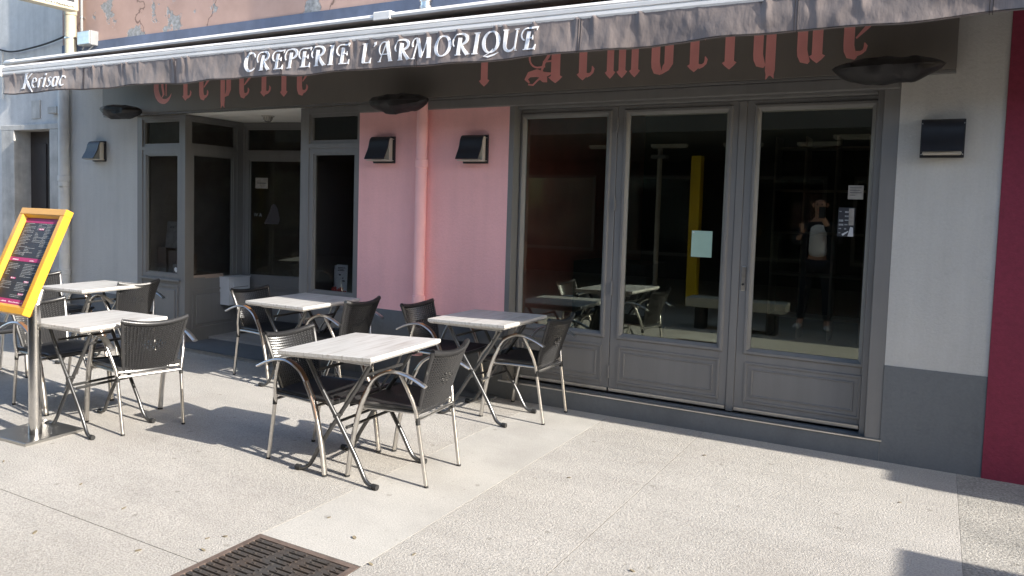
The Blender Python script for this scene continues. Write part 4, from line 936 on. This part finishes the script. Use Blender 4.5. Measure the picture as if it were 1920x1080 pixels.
# ------------------------------------------------------------------ CHAIRS (facing +x)
def make_chair():
    e = empty('wicker_chair', category='chair', group='black wicker terrace chairs')
    # seat
    bm = bmesh.new(); NXs, NYs = 8, 8; rows = []
    for i in range(NXs+1):
        x = -.20+.42*i/NXs; hw = .195+.045*i/NXs; rows.append([bm.verts.new((x, hw*(-1+2*j/NYs), .438-.012*math.sin(math.pi*i/NXs)*math.sin(math.pi*j/NYs)-(0.02 if i == NXs else 0))) for j in range(NYs+1)])
    for A, B in zip(rows, rows[1:]):
        for k in range(NYs): bm.faces.new((A[k], A[k+1], B[k+1], B[k]))
    r = bmesh.ops.extrude_face_region(bm, geom=bm.faces[:]); 
    for v in [g for g in r['geom'] if isinstance(g, bmesh.types.BMVert)]: v.co.z -= .022
    link('seat', bm, 'seat_weave', e, smooth=True)
    bm = bmesh.new(); tube(bm, cr([(-.2, -.2, .43), (0, -.222, .43), (.2, -.245, .43), (.235, -.22, .425), (.24, 0, .42), (.235, .22, .425), (.2, .245, .43), (0, .222, .43), (-.2, .2, .43)], 4), .014, 8); link('seat_rim', bm, 'wicker', e, True)
    # back: surface B(u in -1..1, v 0..1)
    def Bk(u, v):
        hw = .168+.048*v; z = .40+.322*v+.026*u*u*v
        x = -.205-.085*v-.02*v*v+.035*(1-u*u)*-1*(.4+.6*v)+.02
        return Vector((x, hw*u, z))
    def Nn(u, v):
        d = .02; a = Bk(min(1, u+d), v)-Bk(max(-1, u-d), v); b = Bk(u, min(1, v+d))-Bk(u, max(0, v-d)); return a.cross(b).normalized()
    bm = bmesh.new(); NR = 19; NW = 44
    for w_ in range(NW):
        v = .015+.965*w_/(NW-1); pts = []
        for i in range(NR*2+1):
            u = -.985+1.97*i/(NR*2); off = .0032*math.cos(math.pi*(i+ (w_ % 2)))*1.0 if i % 2 == 0 or True else 0
            off = .0046*(1 if ((i//1+w_) % 2 == 0) else -1)
            pts.append((u, Bk(u, v)+Nn(u, v)*off))
        # diamond openwork in the middle
        runs = [[]]
        for u, p in pts:
            cu, cv = abs(u)/.50, abs(v-.56)/.16
            hole = (cu+cv) < 1 and (int((u+1)*9.5) % 2 == (w_//3) % 2) and (w_ % 3 != 2)
            if hole:
                if runs[-1]: runs.append([])
            else: runs[-1].append(p)
        for r_ in runs:
            if len(r_) > 1: tube(bm, r_, .0046, 4, cap=False)
    for i in range(NR+1):
        u = -.97+1.94*i/NR; tube(bm, [Bk(u, v/8)+Nn(u, v/8)*.0 for v in range(9)], .0056, 4, cap=False)
    link('woven_back', bm, 'wicker', e, True, kind='stuff')
    bm = bmesh.new()
    top = [Bk(-1+2*i/12, 1)+Vector((0, 0, .006)) for i in range(13)]; tube(bm, top, .017, 10)
    for s in (-1, 1): tube(bm, [Bk(s, v/8) for v in range(9)]+[Bk(s, 1)+Vector((0, 0, .006))], .0125, 8)
    tube(bm, [Bk(-1+2*i/8, 0) for i in range(9)], .012, 8)
    # wrapped strands on the top roll
    for i in range(0, 49):
        u = -1+2*i/48; c_ = Bk(u, 1)+Vector((0, 0, .006)); ring = [c_+Vector((.0178*math.cos(a), 0, .0178*math.sin(a))) for a in [2*math.pi*k/8 for k in range(9)]]
        tube(bm, ring, .0018, 4, cap=False)
    link('back_border', bm, 'wicker', e, True)
    for s in (-1, 1):
        # front leg (flat oval) continuing into the armrest arch
        fl_ = cr([(.215, s*.26, .0), (.185, s*.262, .2), (.135, s*.266, .40), (.075, s*.27, .53)], 5)
        bm = bmesh.new(); tube(bm, fl_, 1, 10, flat=(.0185, .0135), upv=(0, 1, 0)); lg = link('front_leg', bm, 'alu', e, True)
        bm = bmesh.new(); tube(bm, [(.2155, s*.26, -.001), (.214, s*.26, .012)], 1, 10, flat=(.0195, .0145), upv=(0, 1, 0)); link('foot_cap', bm, 'rubber', lg, True)
        am = cr([(.075, s*.27, .53), (.03, s*.272, .59), (-.05, s*.274, .632), (-.13, s*.276, .634), (-.21, s*.277, .612), (-.285, s*.278, .577)], 6)
        bm = bmesh.new(); tube(bm, am, 1, 10, flat=(.0205, .0095), upv=(0, 1, 0)); ar_ = link('armrest', bm, 'alu', e, True)
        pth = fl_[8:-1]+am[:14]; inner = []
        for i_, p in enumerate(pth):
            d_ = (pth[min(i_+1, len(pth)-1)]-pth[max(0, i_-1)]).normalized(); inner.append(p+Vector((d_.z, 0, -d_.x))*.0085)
        bm = bmesh.new(); tube(bm, inner, 1, 8, flat=(.0165, .003), upv=(0, 1, 0)); link('reflection_strip', bm, 'arm_reflection', ar_, True)  # brown strip standing in for the awning's reflection in the aluminium
        # rear leg: foot, collar, bend, strut to arm
        bm = bmesh.new(); tube(bm, [(-.265, s*.205, .0), (-.205, s*.215, .365), (-.198, s*.222, .42), (-.185, s*.238, .48), (-.155, s*.258, .56), (-.125, s*.272, .626)], .0115, 10); lg = link('rear_leg', bm, 'alu', e, True)
        bm = bmesh.new(); tube(bm, [(-.2095, s*.214, .345), (-.205, s*.215, .385)], .0135, 10); tube(bm, [(-.2655, s*.205, -.001), (-.264, s*.205, .012)], .0125, 10); link('collar', bm, 'rubber', lg, True)
        bm = bmesh.new(); tube(bm, [(-.2, s*.212, .41), (.0, s*.235, .412), (.125, s*.252, .41)], .010, 8); link('side_rail', bm, 'alu_brush', e, True)
    bm = bmesh.new(); tube(bm, [(-.21, -.212, .375), (-.21, .212, .375)], .0095, 8); link('rear_stretcher', bm, 'alu', e, True); bm = bmesh.new(); tube(bm, [(-.19, -.212, .405), (-.19, .212, .405)], .0095, 8); link('rear_stretcher', bm, 'alu', e, True)
    bm = bmesh.new(); tube(bm, [(.135, -.25, .39), (.135, .25, .39)], .0095, 8); link('front_stretcher', bm, 'alu', e, True)
    return e
chairs = [(-2.625, -1.83, 186, 'front right chair at the sunlit front table, back to the folding doors side'),
          (-3.14, -1.93, 2, 'front left chair at the front table, with a brown awning reflection painted along its arm'),
          (-2.62, -.31, 181, 'chair right of the table by the folding doors, its back half in shade'),
          (-3.30, -.33, 0, 'chair left of the table by the folding doors, in front of the pink wall'),
          (-4.33, -.47, 180, 'chair right of the table in front of the narrow leaflet window'),
          (-5.05, -.47, 0, 'chair left of the leaflet-window table, just below the letterbox'),
          (-4.71, -2.09, 167, 'chair with its openwork back to the camera, at the table beside the menu stand'),
          (-5.56, -2.11, 2, 'chair left of the front left table, partly hidden by the menu stand post'),
          (-6.78, -.78, 180, 'chair right of the rear left table, below the left window'),
          (-7.55, -.95, 0, 'chair left of the rear left table, only its top showing over the table'),
          (-6.85, -2.0, -10, 'chair at the far left edge behind the menu board')]
proto_c = None
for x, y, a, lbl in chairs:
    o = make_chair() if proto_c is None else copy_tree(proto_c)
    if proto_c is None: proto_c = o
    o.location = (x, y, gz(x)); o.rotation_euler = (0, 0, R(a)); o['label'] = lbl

# ------------------------------------------------------------------ MENU STAND
ms = empty('menu_stand', (-4.96, -2.68, gz(-5)), R(0), label='menu stand with a tilted golden yellow frame on a steel post and square base', category='menu stand')
bm = bmesh.new(); box(bm, -.2, .2, -.2, .2, .0, .022, f=lambda a, b, c: (a*math.cos(R(3))-b*math.sin(R(3))-.02, a*math.sin(R(3))+b*math.cos(R(3))+.04, c)); bmesh.ops.bevel(bm, geom=bm.edges[:], offset=.003, segments=1, affect='EDGES'); link('base_plate', bm, 'steel_plate', ms)
bm = bmesh.new(); tube(bm, [(.04, 0, .022), (.04, 0, .86)], .038, 20); link('post', bm, 'steel', ms, True)
# frame: local panel coords u (x), v (up the tilt), w (out of face)
y0, z0 = -.10, .785; y1, z1 = .195, 1.445; Lp = math.hypot(y1-y0, z1-z0); vy_, vz_ = (y1-y0)/Lp, (z1-z0)/Lp
pf = lambda u, w_, v: (.095-.50+u-.03, y0+vy_*v+vz_*w_, z0+vz_*v-vy_*w_-gz(-5))
W_ = .515
fb = bmesh.new(); T_ = .045
def fr_box(a, b, c, d): box(fb, a, b, 0, .055, c, d, f=pf)
fr_box(0, W_, 0, T_); fr_box(0, W_, Lp-T_, Lp); fr_box(0, T_, T_, Lp-T_); fr_box(W_-T_, W_, T_, Lp-T_)
bmesh.ops.bevel(fb, geom=fb.edges[:], offset=.003, segments=1, affect='EDGES')
mf = link('frame', fb, 'yellow', ms)
bm = bmesh.new(); q = .016; a, b, c, d = T_, W_-T_, T_, Lp-T_; ring = []
for k, (qq, w_) in enumerate([(0, .004), (q, .026), (q, .03)]): ring.append([bm.verts.new(pf(x, w_, y)) for x, y in ((a+qq, c+qq), (b-qq, c+qq), (b-qq, d-qq), (a+qq, d-qq))])
for A, B in zip(ring, ring[1:]):
    for k in range(4): bm.faces.new((A[k], A[(k+1) % 4], B[(k+1) % 4], B[k]))
link('bevel', bm, 'yellow', mf)
bm = bmesh.new(); box(bm, .02, W_-.02, .031, .05, .02, Lp-.02, f=pf); bd = link('menu_board', bm, 'menu_black', ms)
bm = bmesh.new(); pk = []
u0, u1, v0, v1 = T_+q, W_-T_-q, T_+q, Lp-T_-q; Wd = u1-u0; Hd = v1-v0
for (a, b, c, d) in [(u0, u1, v1-.035, v1), (u0, u1, v0, v0+.035), (u0, u1, v0+Hd*.485, v0+Hd*.485+.026)]+[(u0+a*Wd, u0+a*Wd+.055, v0+b*Hd, v0+b*Hd+.012) for (a, b) in ((.48, .86), (.26, .28), (.68, .25), (.66, .11))]:
    bm = bmesh.new(); box(bm, a, b, .0298, .031, c, d, f=pf); link('menu_heading', bm, 'menu_pink', bd)
bm = bmesh.new(); random.seed(3)
def block(cx0, cx1, vt, vb):
    v = vt
    while v > vb:
        a = cx0; 
        while a < cx1-.012:
            l_ = random.uniform(.012, .05); l_ = min(l_, cx1-a); box(bm, u0+a, u0+a+l_, .0299, .031, v, v+.0035, f=pf); a += l_+.006
            if random.random() < .3: break
        v -= .0105
for (a, b, t, bt) in ((.02, .14, .93, .55), (.17, .26, .93, .86), (.27, .38, .93, .66), (.17, .30, .82, .70), (.12, .24, .64, .55), (.29, .38, .62, .55), (.02, .15, .45, .32), (.2, .36, .45, .30), (.02, .14, .26, .14), (.2, .36, .24, .15), (.18, .3, .10, .07)):
    block(a*Wd/.40, b*Wd/.40, v0+t*Hd, v0+bt*Hd)
link('menu_lines', bm, 'menu_text', bd)
bm = bmesh.new(); random.seed(5)
for (a, b, t) in ((.1, .25, .495), (.6, .72, .495), (.05, .2, .02), (.27, .42, .02), (.5, .9, .02), (.5, .62, .864), (.28, .38, .284), (.70, .82, .254), (.68, .8, .114)):
    x = a
    while x < b: l_ = random.uniform(.012, .03); box(bm, u0+x*Wd, u0+(x+l_)*Wd, .0292, .0297, v0+t*Hd, v0+t*Hd+random.uniform(.004, .009), f=pf); x += l_+.012
link('heading_text', bm, 'menu_pale', bd)
bm = bmesh.new(); tube(bm, [(.04, 0, .80), (.04, .05, .95)], .018, 8); link('bracket', bm, 'steel', ms, True)

# ------------------------------------------------------------------ PERSON reflected in the right door
def person():
    e = empty('person', (-1.36, -5.45, 0), R(0), label='person in dark open jacket and white shirt holding up a phone, mirrored in the glass', category='person')
    def skin(name, joints, edges, m, sub=2, root=0):
        me = bpy.data.meshes.new(name); me.from_pydata([j[:3] for j in joints], edges, []); me.materials.append(M[m])
        o = bpy.data.objects.new(name, me); col.objects.link(o); o.parent = e
        o.modifiers.new('skin', 'SKIN'); sv = me.skin_vertices[0].data
        for i, j in enumerate(joints): sv[i].radius = (j[3], j[4] if len(j) > 4 else j[3]); sv[i].use_root = (i == root)
        s = o.modifiers.new('sub', 'SUBSURF'); s.levels = sub; s.render_levels = sub
        for p in me.polygons: p.use_smooth = True
        return o
    # faces +y (towards the cafe). body one mesh: pelvis root
    J = [(0, 0, .92, .12, .08), (0, .0, 1.10, .11, .07), (0, 0, 1.30, .12, .07), (0, -.01, 1.42, .07, .055), (0, .0, 1.51, .052), (0, .02, 1.60, .075, .085), (0, .02, 1.69, .075, .09), (0, .01, 1.725, .05),
         (.10, 0, .86, .085), (.13, .01, .50, .058), (.15, -.01, .10, .042), (.16, .12, .035, .035), (-.10, 0, .86, .085), (-.14, .01, .50, .058), (-.18, -.01, .10, .042), (-.21, .11, .035, .035),
         (.18, 0, 1.39, .045), (.25, .02, 1.16, .036), (.10, .22, 1.42, .034), (.05, .27, 1.51, .026), (-.18, 0, 1.39, .045), (-.27, .04, 1.15, .036), (-.22, .20, 1.22, .034), (-.19, .26, 1.27, .026)]
    E_ = [(0, 1), (1, 2), (2, 3), (3, 4), (4, 5), (5, 6), (6, 7), (0, 8), (8, 9), (9, 10), (10, 11), (0, 12), (12, 13), (13, 14), (14, 15), (3, 16), (16, 17), (17, 18), (18, 19), (3, 20), (20, 21), (21, 22), (22, 23)]
    skin('body', J, E_, 'skin')
    # clothing slightly larger
    skin('trousers', [(0, 0, .95, .165, .115), (.10, 0, .86, .10), (.135, .01, .50, .073), (.155, -.01, .10, .062), (-.10, 0, .86, .10), (-.145, .01, .50, .073), (-.185, -.01, .10, .062)], [(0, 1), (1, 2), (2, 3), (0, 4), (4, 5), (5, 6)], 'jacket')
    skin('shirt', [(0, .012, .94, .15, .12), (0, .012, 1.12, .145, .115), (0, .012, 1.30, .155, .118), (0, 0, 1.43, .10, .09)], [(0, 1), (1, 2), (2, 3)], 'shirt')
    skin('jacket', [(0, -.05, 1.43, .15, .09), (.17, -.01, 1.39, .09), (.25, .02, 1.16, .072), (.10, .215, 1.41, .05), (-.17, -.01, 1.39, .09), (-.27, .04, 1.15, .072), (-.22, .20, 1.22, .05), (0, -.05, 1.15, .17, .085), (0, -.05, .90, .18, .09)], [(0, 1), (1, 2), (2, 3), (0, 4), (4, 5), (5, 6), (0, 7), (7, 8)], 'jacket')
    for s in (-1, 1): skin('jacket_front', [(s*.13, .04, 1.38, .05, .06), (s*.15, .06, 1.15, .05, .06), (s*.16, .05, .92, .05, .06)], [(0, 1), (1, 2)], 'jacket')
    skin('hair', [(0, -.005, 1.735, .055, .06), (0, -.045, 1.68, .05, .055)], [(0, 1)], 'jacket', 2)
    for s, x in ((1, .155), (-1, -.19)): skin('shoe', [(x, -.03, .045, .05, .045), (x+s*.01, .10, .04, .048, .04), (x+s*.025, .20, .03, .04, .028)], [(0, 1), (1, 2)], 'shoe')
    # hands: palm with five fingers
    for s in (1, -1):
        hx, hy_, hz_ = (.05, .28, 1.51) if s > 0 else (-.18, .27, 1.28)
        P = [(hx, hy_-.02, hz_, .024, .014), (hx-s*.005, hy_, hz_+.05, .034, .013)]; E2 = [(0, 1)]
        for k, (dx, L2) in enumerate(((-.024, .055), (-.008, .065), (.008, .062), (.022, .05))):
            b = len(P); P += [(hx+dx, hy_+.004, hz_+.085, .009), (hx+dx, hy_+.012, hz_+.085+L2*.5, .008), (hx+dx, hy_-.004, hz_+.08+L2*.8, .007)]; E2 += [(1, b), (b, b+1), (b+1, b+2)]
        b = len(P); P += [(hx-s*.038, hy_-.01, hz_+.04, .011), (hx-s*.05, hy_-.015, hz_+.075, .009)]; E2 += [(0, b), (b, b+1)]
        skin('hand', P, E2, 'skin', 1)
    # face details
    bm = bmesh.new(); tube(bm, [(0, .105, 1.66), (0, .13, 1.63), (0, .118, 1.62)], [.008, .014, .012], 8); link('nose', bm, 'skin', e, True)
    for s in (-1, 1):
        bm = bmesh.new(); tube(bm, [(s*.03, .100, 1.665), (s*.03, .106, 1.665)], .009, 8); link('eye', bm, 'ink', e)
        bm = bmesh.new(); tube(bm, [(s*.08, .01, 1.63), (s*.09, .0, 1.66), (s*.08, .0, 1.685)], [.01, .014, .01], 8); link('ear', bm, 'skin', e, True)
    bm = bmesh.new(); tube(bm, [(-.025, .108, 1.59), (0, .114, 1.588), (.025, .108, 1.59)], .006, 6); link('mouth', bm, 'ink_red', e, True)
    return e
person()
bm = bmesh.new(); box(bm, -.038, .038, -.005, .005, -.075, .075); bmesh.ops.bevel(bm, geom=bm.edges[:], offset=.003, segments=2, affect='EDGES')
ph = link('phone', bm, 'ink', None, label='dark phone held up before the face of the mirrored person', category='phone'); ph.location = (-1.30, -5.13, 1.56)
